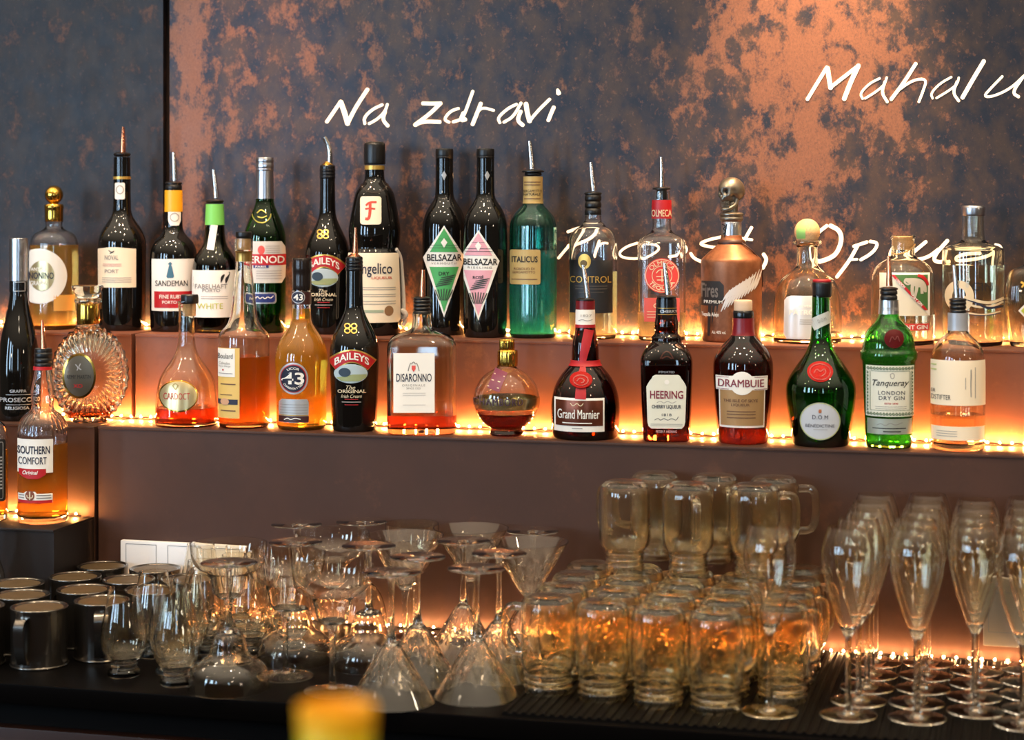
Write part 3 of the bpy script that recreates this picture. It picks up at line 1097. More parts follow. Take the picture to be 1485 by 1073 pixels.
L = b.patch('front_label', CREAM, rows_of((367, 505, 577), (370, 504.5, 578), (440, 504.5, 580), (464, 504.5, 580.5), (468, 507, 577)))
b.text(L, 'Frangelico', (506, 381.5, 568, 402), NAVY, 0.01)
b.text(L, 'LIQUEUR', (539, 401, 568, 405.5), mat('brick_print', '#c0402c', 0.6), 0.01)
b.print_lines(L, GREY, 512, 573, (417, 420, 427, 430, 437, 441), 0.9)
b.patch('round_stamp', mat('stamp_print', '#8f6a45', 0.6), ell(563.5, 451, 6.5, 7.5, 8), off=0.0009, parent=L, ncol=8)
b.print_lines(L, mat('sage_print', '#9aa78c', 0.6), 520, 556, (451.5,), 4)
ROPE = mat('white_rope', '#d9cfc0', 0.85, bump=0.8, bscale=900)
b.tube('rope_belt', ROPE, [(574, 361, 3, 20), (581, 372, 2.8, 10), (583, 395, 2.6, 6), (585, 420, 2.6, 4), (586, 445, 2.8, 4), (584, 458, 4, 4), (588, 466, 3, 4), (584, 472, 2.5, 4)])
b.tube('rope_knot', ROPE, [(580, 452, 2.6, 6), (584, 450, 4.2, 8), (589, 456, 4.2, 8), (586, 462, 3, 6)])


# two vermouth bottles with kite labels
def vermouth(label, u, dY, dx, dcx, dt, dm, db, dhw, paper, kind, box_):
    b = Bottle('vermouth_bottle', 'bottle', label, u, 'up', YU + dY, GB)
    o = db - 460
    b.body([(482 + o * 0.4, 31), (470, 31.8), (400, 32), (336, 32), (322, 31), (312, 28.5), (302, 24), (293, 17.5), (286, 13.8), (276, 12.9), (230, 12.7)], DARKG)
    b.lathe('cap', BLACKP, [(230, 12.6), (228, 13.1), (227, 12.6), (226, 13), (217, 12.9), (215.5, 12.2)])
    kite = lambda x, y, w_, h: rows_of((y - h * 0.45, x, x), (y, x - w_, x + w_), (y + h * 0.55, x, x), n=4)
    b.patch('neck_diamond', SILP, kite(u + dx, 254, 3.6, 14), ncol=6)
    b.patch('neck_diamond', SILP, kite(u + dx + 13.5 if dx < 3 else u + dx - 12.5, 254, 1.6, 14), ncol=4)
    L = b.patch('kite_label', WHITE, diamond(dcx, dt, dm, db, dhw), ncol=26)
    f = 0.90
    hi = lambda y: (dcx - dhw * f * min((y - dt - 4) / (dm - dt), (db - 7 - y) / (db - dm)), dcx + dhw * f * min((y - dt - 4) / (dm - dt), (db - 7 - y) / (db - dm)))
    y0, y1 = dm - 8, dm + 13.5
    up_ = [dt + 4 + (y0 - dt - 4) * i / 8 for i in range(9)]
    lo_ = [y1 + (db - 7 - y1) * i / 12 for i in range(13)]
    b.patch('upper_field', paper, [(y,) + hi(y) for y in up_], off=0.0009, parent=L)
    b.patch('lower_field', paper, [(y,) + hi(y) for y in lo_], off=0.0009, parent=L)
    b.text(L, 'BELSAZAR', box_, BLACK, 0.02)
    b.text(L, 'VERMOUTH' if kind == 'DRY' else 'RIESLING', (box_[0] + 6, box_[3] + 2, box_[2] - 8, box_[3] + 5), GREY, 0.02, space=1.4)
    b.text(L, kind, (dcx - 7.5, dm + 20.5, dcx + 7.5, dm + 26), BLACK, 0.02, off=0.0014)
    b.patch('small_diamond', WHITE, kite(dcx, dm - 22, 4.5, 14), off=0.0014, parent=L, ncol=6)
    vin = mat('vineyard_print', '#2f3b30' if kind == 'DRY' else '#5c3b44', 0.6)
    ls = []
    for i in range(7):
        ls.append([(dcx - 12 + i * 4.0, dm + 45 + abs(i - 3) * 0.5, 1.4), (dcx - 10 + i * 3.2, dm + 53, 1.6), (dcx - 6 + i * 1.8, dm + 62, 1.2)])
    for i in range(5):
        ls.append([(dcx - 12 + i * 2, dm + 42 - i * 3.2, 1.0), (dcx + i * 2.2, dm + 39 - i * 3.0, 2.2), (dcx + 9 + i * 1.6, dm + 38 - i * 3.2, 1.0)])
    b.strokes(L, 'vineyard_drawing', vin, ls, 1.4, off=0.0014)
    b.print_lines(L, vin, dcx - 9, dcx + 9, (dm - 27, ), 0.4)
    for (yy, ww) in ((dm - 14, 21), (dm - 18, 19)):
        b.print_lines(L, vin, dcx - ww, dcx + ww, (yy,), 0.6, off=0.0014)


vermouth('black vermouth bottle with green kite shaped label', 644.5, 0.028, -0.5, 644, 327, 373.5, 460, 30, GREENP, 'DRY', (620, 368.6, 669, 378.4))
vermouth('black vermouth bottle with pink kite shaped label', 704, -0.012, 2.5, 694, 333.6, 378.5, 465, 30, PINK, 'ROSÉ', (673, 375, 721, 384.5))

# bergamot liqueur
b = Bottle('bergamot_liqueur_bottle', 'bottle', 'tall turquoise fluted glass bottle with small tan label and steel pourer', 773, 'up', YU, GB)
TEAL = mat('turquoise_glass', '#74d2c4', 0.0, trans=1.0, ior=1.5)
fl_ = (2.0, 1.0, 20, 0.02)
b.body([(485, 33.5), (476, 34.7, *fl_), (400, 34.7, *fl_), (332, 34.7, *fl_), (322, 33.5, *fl_), (312, 29), (303, 21), (297, 15), (290, 13.6), (256, 13.4)], TEAL, 2.4, (363, liq('turquoise_spirit', '#b4e6dc')), seg=120)
b.sleeve('neck_label', mat('tan_label', '#b79a5e', 0.5, 0.2), 256, 295)
b.text(b.root, 'BERGAMOTTO', (759, 275, 785, 279), BLACK, 0.01)
b.text(b.root, 'NATURALE', (760, 280, 783, 283.5), BLACK, 0.01)
b.print_lines(b.root, BROWNP, 761, 783, (264, 268, 288), 1.2, off=0.0013)
b.pourer(STEEL, [(771.5, 245, 4.4), (769.8, 225, 3.8), (768, 204.5, 2.6)], 248, 16, 255, 12.5, rings=1)
L = b.patch('front_label', mat('tan_label', '#b79a5e', 0.5, 0.2), rect(739.8, 362, 783.5, 412.5, 3))
b.text(L, 'ITALICUS', (743, 371.5, 779.5, 380.5), BLACK, 0.03)
b.text(L, 'ROSOLIO DI', (746, 388, 775, 391.5), BROWNP, 0.01)
b.text(L, 'BERGAMOTTO', (744.5, 393, 776, 396.5), BROWNP, 0.01)
b.print_lines(L, BROWNP, 742.5, 779, (405,), 1.2)

# gin with a black label
b = Bottle('gin_bottle', 'bottle', 'clear gin bottle with black arched label, gold emblem and steel pourer', 860, 'up', YU, GB)
b.body([(486, 34), (470, 35), (400, 35), (352, 35), (342, 33.5), (334, 28), (329, 20), (327, 17.5), (324, 16.5), (322, 13), (316, 12), (308, 12)], GLASS, 2.5, (393, PALE))
b.pourer(STEEL, [(861, 277, 4.2), (858.5, 255, 3.7), (856.8, 235.5, 2.6)], 280, 12.7, 312, 12.2, rings=3)
L = b.patch('front_label', mat('black_label', (0.008, 0.008, 0.009), 0.45), rows_of((365, 842, 855), (368, 838, 859), (372, 836, 861), (377, 835, 862), (377.2, 826.5, 888), (454, 826.5, 888), n=4))
b.patch('gold_emblem', GOLDP, ell(848, 379, 9, 11, 10), off=0.0009, parent=L, ncol=10)
b.patch('emblem_figure', mat('dark_gold_print', '#5c4318', 0.4, 0.5), ell(847, 382, 5, 5, 8), off=0.0013, parent=L, ncol=6)
b.text(L, 'CONTROL', (827.5, 400.5, 885.5, 410), GOLDP, 0.0)
b.print_lines(L, mat('faint_print', '#4a443c', 0.6), 835, 880, (415, 419), 1.0)
b.print_lines(L, mat('faint_print', '#4a443c', 0.6), 840, 875, (424,), 0.8)

# tequila with the round red label
SQ = (4.5, 0.92)
b = Bottle('tequila_bottle', 'bottle', 'clear square shouldered tequila bottle with round red label and red neck band', 959.5, 'up', YU, GB)
b.body([(487, 34, *SQ), (470, 35, *SQ), (400, 35, *SQ), (356, 35, *SQ), (350, 34.5, *SQ), (345, 31, *SQ), (340, 22, 3, 1), (336, 15), (328, 13.7), (318, 13.6), (300, 13.8), (280, 12.5), (277, 12.5)], GLASS, 2.5, (452, PALE))
b.sleeve('neck_band', mat('red_foil', '#9c121b', 0.45), 290, 317, off=0.001)
b.text(b.root, 'OLMECA', (946.5, 304, 972.5, 314), mat('pale_gold_print', '#cfc0a0', 0.5), 0.02, off=0.0018)
b.pourer(STEEL, [(959.5, 271, 4), (959.6, 255, 3.8), (958.8, 228, 2.4)], 273, 13, 290, 8, rings=1)
L = b.patch('round_label', mat('coral_label', '#c93a34', 0.5), ell(960, 399.7, 24.8, 25.2, 18), ncol=20)
ringm = mat('pale_gold_print', '#cfc0a0', 0.5)
for rr in (14, 23.4):
    b.strokes(L, 'label_ring', ringm, [[(960 + rr * sin(q * pi / 12), 399.7 - rr * cos(q * pi / 12)) for q in range(25)]], 0.9, off=0.0009)
b.text(L, 'OLMECA', None, ringm, 0.03, arc=(960, 399.7, 15.2, -62, 62, 6.6))
b.text(L, 'TEQUILA', None, ringm, 0.03, arc=(960, 399.7, 22, 242, 118, 6.6))
b.strokes(L, 'centre_motif', ringm, [[(952, 396), (956, 391), (964, 391), (968, 396)], [(952, 401), (968, 401)], [(953, 406), (967, 406)], [(960, 391), (960, 409)]], 1.3, off=0.0009)
L = b.patch('lower_label', mat('coral_label2', '#c4514a', 0.5), rect(934.5, 432, 985, 466.5))
b.text(L, 'GOLD', (948, 440, 974, 446.5), ringm, 0.03)
b.print_lines(L, ringm, 939, 981, (452, 456, 460), 0.8)
for i in range(6):
    xx = 937 + i * 9
    b.strokes(b.root, 'embossed_motif', GLASS, [[(xx - 3, 352), (xx + 3, 352), (xx + 3, 362), (xx - 3, 362), (xx - 3, 352)]], 1.4, off=0.001)

# tequila bottle with the skull stopper
cop = patina('antique_copper', '#7a4a2e', '#a36a48', '#4a2412', '#8a5636', 30, 0.47, rough=0.38, metal=0.55)
b = Bottle('tequila_bottle', 'bottle', 'copper coloured tequila bottle with a silver skull stopper and winged print', 1060.7, 'up', YU - 0.005, GB)
b.body([(489, 43), (470, 44), (400, 44.3), (382, 44.5), (377, 44), (374, 42), (365, 32), (357, 23), (354, 20), (350, 19.5), (347, 16), (340, 14.7)], cop)
b.lathe('silver_neck', SILVER, [(351, 14.4), (349, 14.9), (323, 14.9), (321, 14.2)])
b.lathe('neck_ring', mat('dark_leather', '#3a1d10', 0.5), [(357, 19.5), (353, 20.8), (348.5, 20), (347, 16.5)])
b.strokes(b.root, 'neck_engraving', BLACK, [[(1048, 325), (1053, 328), (1049, 332), (1054, 336), (1049, 340)], [(1054, 325), (1051, 344)]], 1.2)
PEW = mat('antique_silver', '#857d70', 0.32, 0.85, vary=0.3, bscale=160)
PEWD = mat('antique_silver_recess', '#1c1814', 0.5, 0.4)
sk = b.lathe('stopper_collar', PEW, [(322, 14), (319, 17), (316, 17.4), (314, 15.5), (312.5, 18), (309, 17.5), (307.5, 12)])
# skull: front of the head towards local -x (left) and a little to the viewer
bm = bmesh.new()
bmesh.ops.create_icosphere(bm, subdivisions=5, radius=1.0)


def gs(v, d, s_, amt):
    q = (v - Vector(d).normalized()).length
    return amt * math.exp(-(q / s_) ** 2)


for v in bm.verts:
    n = v.co.normalized()
    k = 1.0
    for sx in (-1, 1):
        k -= gs(n, (sx * 0.40, -0.88, -0.16), 0.19, 0.34)          # eye sockets
        k += gs(n, (sx * 0.40, -0.86, 0.10), 0.16, 0.06)           # brow
        k += gs(n, (sx * 0.62, -0.66, -0.42), 0.20, 0.10)          # cheekbone
        k -= gs(n, (sx * 0.85, -0.40, -0.08), 0.22, 0.08)          # temple
        k -= gs(n, (sx * 0.75, -0.35, -0.60), 0.25, 0.28)
    k -= gs(n, (0, -0.90, -0.42), 0.10, 0.22)                      # nose
    k += gs(n, (0, -0.72, -0.72), 0.26, 0.20)                      # upper jaw
    k -= gs(n, (0, 0.3, -0.95), 0.5, 0.25)
    v.co = Vector((n.x * 0.80 * k, n.y * 0.98 * k, n.z * 0.92 * k))
me = bpy.data.meshes.new('skull')
bm.to_mesh(me)
bm.free()
me.materials.append(PEW)
me.polygons.foreach_set('use_smooth', [True] * len(me.polygons))
S_ = 21.5 * b.k
so = bpy.data.objects.new('skull', me)
COL.objects.link(so)
so.parent = b.root
so.location = (0.3 * b.kx, 0, b.z(276.5))
so.scale = (S_, S_, S_)
so.rotation_euler = (radians(-4), 0, radians(-48))
for sx in (-1, 1):
    V, Fc = revolve([(-1, 0)] + [(-cos(pi * i / 8), sin(pi * i / 8)) for i in range(1, 8)] + [(1, 0)], 16)
    link('eye_socket', [(sx * 0.29 + x * 0.17, -0.62 + y * 0.12, -0.13 + z * 0.15) for x, y, z in V], Fc, PEWD, so)
link('nose_cavity', [(-0.09, -0.72, -0.46), (0.09, -0.72, -0.46), (0, -0.74, -0.24), (0, -0.5, -0.4)], [(0, 1, 2), (0, 3, 1), (1, 3, 2), (2, 3, 0)], PEWD, so, smooth=False)
V, Fc = tube(smooth_path([(0.55, 0.05, -0.55, 0.13), (0.50, -0.05, -1.0, 0.14), (0.36, -0.45, -1.26, 0.15), (0, -0.68, -1.34, 0.16), (-0.36, -0.45, -1.26, 0.15), (-0.50, -0.05, -1.0, 0.14), (-0.55, 0.05, -0.55, 0.13)]), 12)
link('jaw', V, Fc, PEW, so)
V, Fc = revolve([(-1.45, 0.42), (-1.2, 0.4), (-0.7, 0.42), (-0.5, 0.3)], 20)
link('skull_neck', [(x, y + 0.12, z) for x, y, z in V], Fc, PEW, so)
for r_, zz in ((0.60, -0.86), (0.58, -1.08)):
    for i in range(-4, 5):
        a = i * 0.19
        cx, cy_ = 0.50 * sin(a) * 1.1, -0.12 - r_ * cos(a)
        box('tooth', cx - 0.05, cx + 0.05, cy_ - 0.05, cy_ + 0.05, zz - 0.1, zz + 0.1, PEW, so, bev=0.02)
WING = mat('wing_print', '#cfcbc8', 0.45, 0.3)
fe = []
for i in range(11):
    t = i / 10
    x0, y0 = 1052 + 44 * t, 432 - 24 * t
    fe.append([(x0 - 6 + 3 * t, y0 + 20 - 8 * t, 1.0), (x0 + 1, y0 + 5 - 2 * t, 4.0), (x0 + 6 + 3 * t, y0 - 12 - 8 * t, 0.8)])
for i in range(7):
    t = i / 6
    fe.append([(1048 + 26 * t, 437 - 10 * t, 0.8), (1056 + 26 * t, 425 - 12 * t, 4.5), (1072 + 22 * t, 412 - 14 * t, 0.8)])
b.strokes(b.root, 'wing_print', WING, fe, 3)
SOOT = mat('soot_print', (0.012, 0.009, 0.008), 0.6)
b.patch('dark_print', SOOT, rows_of((408, 1018, 1044), (414, 1017, 1050), (437, 1017, 1050), (444, 1017, 1040), n=3), off=0.0004)
b.strokes(b.root, 'drip_print', SOOT, [[(1030, 444, 5), (1029, 465, 4), (1028, 488, 3)], [(1036, 440, 4), (1034, 455, 2.5), (1033, 470, 1)], [(1041, 440, 3), (1040, 452, 1)]], 3, off=0.0004)
b.text(b.root, 'Fires', (1018, 411, 1042, 432), mat('smoke_print', '#6a625c', 0.5), 0.02)
b.text(b.root, 'PREMIUM', (1022, 436, 1048, 440.5), WHITE, 0.02)
b.text(b.root, 'Tequila Añejo', (1018.5, 453.5, 1043, 461), WHITE, 0.02)
b.text(b.root, 'Alc 40% vol.', (1033, 480, 1053, 484.5), WHITE, 0.01)
b.tube('leather_cord', mat('dark_leather', '#3a1d10', 0.5), [(1076, 352, 1.2, 14), (1090, 362, 1.2, 16), (1101, 376, 1.2, 8), (1105.8, 395, 1.2, 4), (1105.5, 415, 1.2, 2)])

# round shouldered silver tequila with the cork ball
b = Bottle('tequila_bottle', 'bottle', 'dome shaped clear tequila bottle with cork ball stopper and white label', 1170.7, 'up', YU, GB)
b.body([(494, 50.5), (475, 50.5), (448, 49.8), (425, 47.5), (409, 42), (398, 31), (390, 20), (385, 15.5), (375, 15), (358, 15), (356, 17), (354, 21), (350, 21.5), (348.5, 20)], GLASSW, 3.2, (481, CLEARL))
b.lathe('cork_ball', CORK, [(352, 10), (350, 13), (347, 16)] + [(336 + 19 * cos(pi * i / 12), max(18.8 * sin(pi * i / 12), 0.5)) for i in range(4, 13)], it=0)
b.prof_keep = b.prof
b.prof = np.array([(b.z(336 + 19 * cos(pi * i / 12)), 18.8 * b.kx * max(sin(pi * i / 12), 0.05), 2.0, 1.0) for i in range(13)])
b.patch('stopper_strip', mat('lime_paper', '#8fc56a', 0.6), rows_of((319, 1163, 1171), (327, 1157, 1169), (336, 1155, 1168), (348, 1156, 1168), n=4), ncol=8)
b.prof = b.prof_keep
L = b.patch('front_label', mat('frosted_label', '#cfd2d4', 0.3, 0.2), rows_of((429, 1148, 1190), (431, 1142, 1198), (436, 1138, 1203), (485, 1137, 1204), (492, 1141, 1200), n=5))
b.text(L, 'SILVER', (1158, 442, 1177, 446), WHITE, 0.03)
b.text(L, 'PATRÓN', (1145.5, 447.5, 1190, 457), WHITE, 0.05)
b.print_lines(L, GREY, 1160, 1180, (464, 467, 470), 0.8)

# gin with the elephant label
b = Bottle('gin_bottle', 'bottle', 'clear broad gin bottle with cord round its neck and green elephant label', 1309.5, 'up', YU, GB)
b.body([(492, 45.5), (480, 46.7), (440, 46.7), (404, 46.7), (394, 44.5), (386, 39), (380, 32), (375, 22), (371, 17.5), (360, 17), (350, 16), (347, 17.5), (344, 18.6), (341, 18)], GLASSW, 3.0, (455, CLEARL))
b.lathe('stopper', CORK, [(362, 13.5), (346, 14), (343, 14.5)])
b.tube('cord', mat('tan_cord', '#b58a52', 0.8), [(1293, 366, 1, 5), (1300, 369, 1, 16), (1312, 366, 1, 18), (1326, 357, 1, 8), (1327, 354, 1, 0)])
L = b.patch('front_label', mat('clear_label', '#d9d2bd', 0.5), rect(1276, 396, 1347.5, 496 - 38), off=0.0004)
b.patch('label_frame', WHITE, rows_of((395.5, 1292, 1347.5), (399, 1293, 1347.5), (455, 1344, 1347.5), (458, 1347, 1347.5), n=5), off=0.0007, parent=L)
b.patch('green_field', mat('leaf_print', '#3f6b34', 0.6), rows_of((398.5, 1297, 1344.5), (450, 1343.5, 1344.5), n=9), off=0.001, parent=L)
b.patch('diagonal_band', RED, rows_of((398.5, 1293.5, 1297), (400, 1294, 1299), (446, 1336, 1341), (450, 1340, 1344), n=7), off=0.0013, parent=L)
EL = mat('elephant_print', '#bdb5a4', 0.6)
b.strokes(L, 'elephant_drawing', EL, [[(1313, 405, 4), (1318, 407, 8), (1326, 409, 12), (1334, 411, 12), (1339, 415, 7), (1341, 424, 3)], [(1323, 412, 5), (1322, 420, 4.5), (1323, 428, 4)], [(1329, 414, 5), (1328, 422, 4), (1326, 430, 4)], [(1336, 416, 5), (1336, 426, 4)], [(1314, 404, 3), (1311, 409, 3), (1316, 413, 2.2), (1320, 411, 2)]], 4, off=0.0014)
b.text(L, 'LONDON', (1306, 411, 17, 4, 45), WHITE, 0.03, rot=45, off=0.0017)
b.text(L, 'DRY GIN', (1329, 436, 20, 4.5, 45), WHITE, 0.03, rot=45, off=0.0017)
b.strokes(L, 'corner_ribbon', RED, [[(1330, 399, 4), (1338, 402, 5), (1343, 409, 4), (1344, 414, 3)]], 4, off=0.0016)
L = b.patch('lower_label', mat('coral_label', '#c93a34', 0.5), rect(1281, 469.5, 1346.5, 479.5))
b.text(L, 'ELEPHANT GIN', (1283, 471.5, 1344, 477.6), WHITE, 0.04)

# organic gin
b = Bottle('gin_bottle', 'bottle', 'tall clear flat shouldered gin bottle with cream ring print and silver cap', 1411.2, 'up', YU, GB)
b.body([(496, 43), (488, 44.5), (440, 45), (400, 45.4), (364, 45.4), (360, 44), (355, 31), (351, 20), (347, 17.2), (335, 16.5), (312, 16.2)], GLASSW, 3.0, (383.7, CLEARL))
b.lathe('cap', SILVER, [(313, 16.5), (310, 17), (303, 17.5), (300, 17.2), (298, 15.5)])
CR = mat('cream_print', '#dcc8a4', 0.6)
L = b.strokes(b.root, 'ring_print', CR, [[(1391.5 + 15.5 * sin(q * pi / 14), 430 - 17.5 * cos(q * pi / 14), 11) for q in range(29)]], 11, off=0.0006)
b.strokes(b.root, 'swirl_print', CR, [[(1398, 431, 4), (1414, 436), (1435, 440), (1455, 433)], [(1400, 440, 3), (1420, 446), (1440, 444), (1454, 438)], [(1405, 454, 2), (1425, 457), (1450, 452)]], 3, off=0.0008)
b.strokes(b.root, 'line_print', NAVY, [[(1403, 435, 1), (1418, 440, 3), (1432, 448, 4), (1454, 444, 2)], [(1402, 456, 1), (1425, 458, 1.6), (1450, 455, 1)]], 2, off=0.001)
b.text(b.root, 'organic', (1399.5, 386, 1407, 417), mat('pale_grey_print', '#c9c3b6', 0.6), 0.01, rot=90)
b.text(b.root, 'GIN', (1410, 409.6, 1438.5, 422), BLACK, 0.0)

# bottle cut by the right edge
b = Bottle('gin_bottle', 'bottle', 'clear bottle with yellow green diamond label, cut off by the right edge', 1502, 'up', YU, GB)
b.body([(497, 38, 4, 0.7), (470, 42, 4, 0.7), (430, 46, 4, 0.7), (400, 41, 4, 0.7), (392, 37, 4, 0.7), (388, 26, 3, 0.8), (383, 14), (360, 13)], GLASSW, 3.0)
b.lathe('cap', BLACKP, [(362, 14), (340, 14)])
L = b.patch('front_label', WHITE, diamond(1497, 430, 451, 472, 20))
b.patch('label_field', mat('lime_print', '#b5c23c', 0.6), diamond(1497, 434, 451, 468, 16), off=0.0009, parent=L)
b.strokes(b.root, 'top_mark', mat('yellow_print', '#d9a93c', 0.6), [[(1481, 409, 3), (1486, 412, 3), (1482, 417, 2)]], 3)


# ------------------------------------------------------------------ bottles on the lower shelf
b = Bottle('grappa_bottle', 'bottle', 'black tapered grappa bottle with silver capsule at the left edge', 27, 'low', YL, GF)
b.body([(606, 30), (590, 31), (530, 31), (505, 29), (480, 24), (455, 17.5), (430, 13.2), (420, 12.5), (360, 12.3), (348, 12.3)], DARKG)
b.sleeve('silver_capsule', SILVER, 346, 407, off=0.0012)
b.lathe('cap', SILVER, [(371, 12.6), (369, 13.6), (347, 13.3), (345, 12)], dx=0.6)
b.sleeve('black_neck_band', BLACKG, 408, 423, off=0.001)
b.strokes(b.root, 'neck_band_frame', SILP, [[(21, 409), (35, 409), (35, 422), (21, 422), (21, 409)]], 0.9, off=0.0022)
b.text(b.root, 'GRAPPA', (14.5, 565, 38, 569.5), SILP, 0.01)
b.text(b.root, 'PROSECCO', (0.5, 576.8, 53, 583.2), SILP, 0.01)
b.text(b.root, 'RELIGIOSA', (8, 589.6, 42, 594), SILP, 0.02)
b.print_lines(b.root, SILP, 9, 44, (572.5, 587), 0.6)

# decanter: flat oval with radial ribs
b = Bottle('cognac_decanter', 'decanter', 'round ribbed crystal cognac decanter with oval dark gold medallion', 130.5, 'low', YL, GF)
b.body([(607, 27, 2, 0.7), (604, 30, 2, 0.6), (560, 56, 2, 0.5), (530, 57, 2, 0.5), (500, 45, 2, 0.5), (474, 20, 2, 0.7), (468, 16), (440, 15.5), (433, 16.5)], GLASSW, 3.5)
b.prof = np.array([(b.z(543 + 75 * cos(pi * i / 24)), 58 * b.kx * max(sin(pi * i / 24), 0.03), 2.0, 0.42) for i in range(25)])
bpy.data.objects.remove(b.glass)


def ribbed_disc(sc, rib, zc, ax, az, T, NA=204, NR=20):
    """lens shaped body standing on edge, ribs running out from its middle"""
    V, Fc = [], []
    for side in (-1, 1):
        base = len(V)
        V.append((0, side * T * sc, zc))
        for j in range(1, NR + (1 if side < 0 else 0)):
            q = j / NR
            for i in range(NA):
                a = 2 * pi * i / NA
                wv = 0.5 + 0.5 * cos(34 * a)
                w_ = rib * wv * min(1, max(0, (q - 0.42) / 0.15))
                y = side * T * sc * ((1 - q ** 2.4) ** 0.5 * (1 - 0.42 * w_) + 0.0)
                k = sc * q * (1 - 0.035 * w_ * q)
                V.append((ax * k * cos(a), y, zc + az * k * sin(a)))
        n_ = NR if side < 0 else NR - 1
        for i in range(NA):
            i2 = (i + 1) % NA
            f = (base, base + 1 + i2, base + 1 + i)
            Fc.append(f if side > 0 else tuple(reversed(f)))
            for j in range(n_ - 1):
                p, q_ = base + 1 + j * NA, base + 1 + (j + 1) * NA
                f = (p + i, p + i2, q_ + i2, q_ + i)
                Fc.append(f if side > 0 else tuple(reversed(f)))
        if side < 0:
            rim = base + 1 + (NR - 1) * NA
        else:
            p = base + 1 + (NR - 2) * NA
            for i in range(NA):
                i2 = (i + 1) % NA
                Fc.append((p + i, p + i2, rim + i2, rim + i))
    return V, Fc


zc_ = b.z(543)
V1, F1 = ribbed_disc(1.0, 1.0, zc_, 57.5 * b.kx, 73 * b.k, 0.026)
V2, F2 = ribbed_disc(0.86, 0.25, zc_ + 0.001, 57.5 * b.kx, 73 * b.k, 0.022, NR=16)
link('glass_body', V1 + V2, F1 + [tuple(i + len(V1) for i in reversed(f)) for f in F2], GLASSW, b.root)
V, Fc = revolve([(b.z(613), 0), (b.z(613), 24 * b.kx, 2, 0.7), (b.z(609), 26 * b.kx, 2, 0.7), (b.z(604), 22 * b.kx, 2, 0.7), (b.z(604), 0)], 48)
V = [(x, y, max(z, 0.0)) for x, y, z in V]
link('glass_foot', V, Fc, GLASSW, b.root)
V, Fc = revolve([(b.z(602), 0)] + [(b.z(602 - i), (27 + 2.2 * i) * b.kx, 2, 0.42) for i in range(7)] + [(b.z(596), 0)], 48)
link('liquid', V, Fc, liq('red_brown_spirit', '#c8602a'), b.root)
b.lathe('glass_neck', GLASSW, [(474, 19), (470, 16), (440, 15), (434, 15)], dx=-3)
b.lathe('gold_neck_foil', GOLD, [(470, 16.5), (468, 17.3), (441, 17.3), (439, 16.5)], dx=-3, it=1)
b.lathe('neck_ring', GLASSW, [(440, 17), (438, 20), (434, 20), (432, 17)], dx=-3)
b.lathe('glass_stopper', GLASSW, [(433, 14), (428, 18), (418, 23.5), (414, 23.5), (413, 20)], dx=-3.5)
L = b.patch('medallion_rim', GOLD, ell(115, 545, 24, 33, 20), off=0.0012, ncol=20)
b.patch('medallion', mat('dark_gold_medallion', '#6e675a', 0.35, 0.7), ell(115, 545, 21, 29.5, 18), off=0.0018, parent=L)
b.text(L, 'REMY MARTIN', (98, 543.5, 131.5, 548.8), BLACK, 0.0, off=0.0024)
b.text(L, 'XO', (107, 556.5, 120, 562), RED, 0.03, off=0.0024)
b.strokes(L, 'figure_emblem', SILP, [[(110, 528), (114, 533), (112, 537)], [(117, 527), (114, 533), (118, 536)]], 1.4, off=0.0024)

# flask shaped brandy
b = Bottle('brandy_bottle', 'bottle', 'nearly empty flask shaped brandy bottle with oval gold label and dark cap', 270.5, 'low', YL, GF)
b.body([(613, 46), (600, 46), (570, 44), (552, 41), (538, 34.5), (524, 24), (512, 16.5), (500, 12.8), (480, 11.8), (442, 11.8), (440, 13), (436, 13)], GLASSW, 2.5, (589.5, liq('red_brandy', '#cc4c1c')))
b.lathe('cork', CORK, [(458, 9.6), (438, 9.8)], dx=4)
b.lathe('cap', BLACKP, [(440, 13), (438, 13.6), (429, 13.4), (427, 12.5)], dx=4.5, flutes=40, fa=0.04)
L = b.patch('label_rim', GOLD, ell(259, 574.5, 28, 23.2, 18), off=0.0006, ncol=20)
b.patch('oval_label', GOLDL, ell(259, 574.5, 26, 21.2, 18), off=0.001, parent=L)
b.text(L, 'CARDOCT', (238.5, 570, 275, 579.5), RED, 0.0, off=0.0016)
b.strokes(L, 'crest', mat('old_gold_print', '#9c8750', 0.4, 0.6), [[(251, 559), (255, 565), (259, 559), (255, 556), (251, 559)]], 1.2, off=0.0016)

# calvados with the long flared neck
b = Bottle('calvados_bottle', 'bottle', 'long necked calvados bottle of amber spirit with white and yellow label', 353.7, 'low', YL, GF)
b.body([(616, 36), (605, 37.3), (560, 37.4), (495, 37.4), (488, 37), (484, 35.5), (479, 32.5), (472, 25), (460, 20), (445, 18), (420, 15.8), (395, 12.6), (378, 11.6), (366, 11.6), (364, 13.4), (346, 13.4)], GLASSW, 2.6, (516, liq('calvados_spirit', '#e8862a')))
b.lathe('stopper', CORK, [(362, 10), (346, 10.4)])
b.lathe('cap', BLACKP, [(345, 11), (344, 12), (337, 12.2), (336, 11)])
b.sleeve('gold_neck_foil', mat('brass_foil', '#b08a4a', 0.3, 0.8), 364, 379, off=0.0006)
L = b.patch('front_label', mat('yellow_label', '#dcb866', 0.55), rect(317, 505, 347.5, 607), ncol=14)
b.patch('white_label', WHITE, rect(317, 506, 341, 547), off=0.0009, parent=L)
b.text(L, 'Boulard', (317.5, 513, 338, 520.5), BLACK, 0.0, off=0.0014)
b.text(L, 'Calvados', (319, 525, 334, 529), GREY, 0.0, off=0.0014)
b.text(L, "Pays d'Auge", (318.5, 530, 335, 533.5), GREY, 0.0, off=0.0014)
b.patch('red_dot', RED, ell(324.5, 537, 1.2, 1.4, 6), off=0.0014, parent=L, ncol=4)
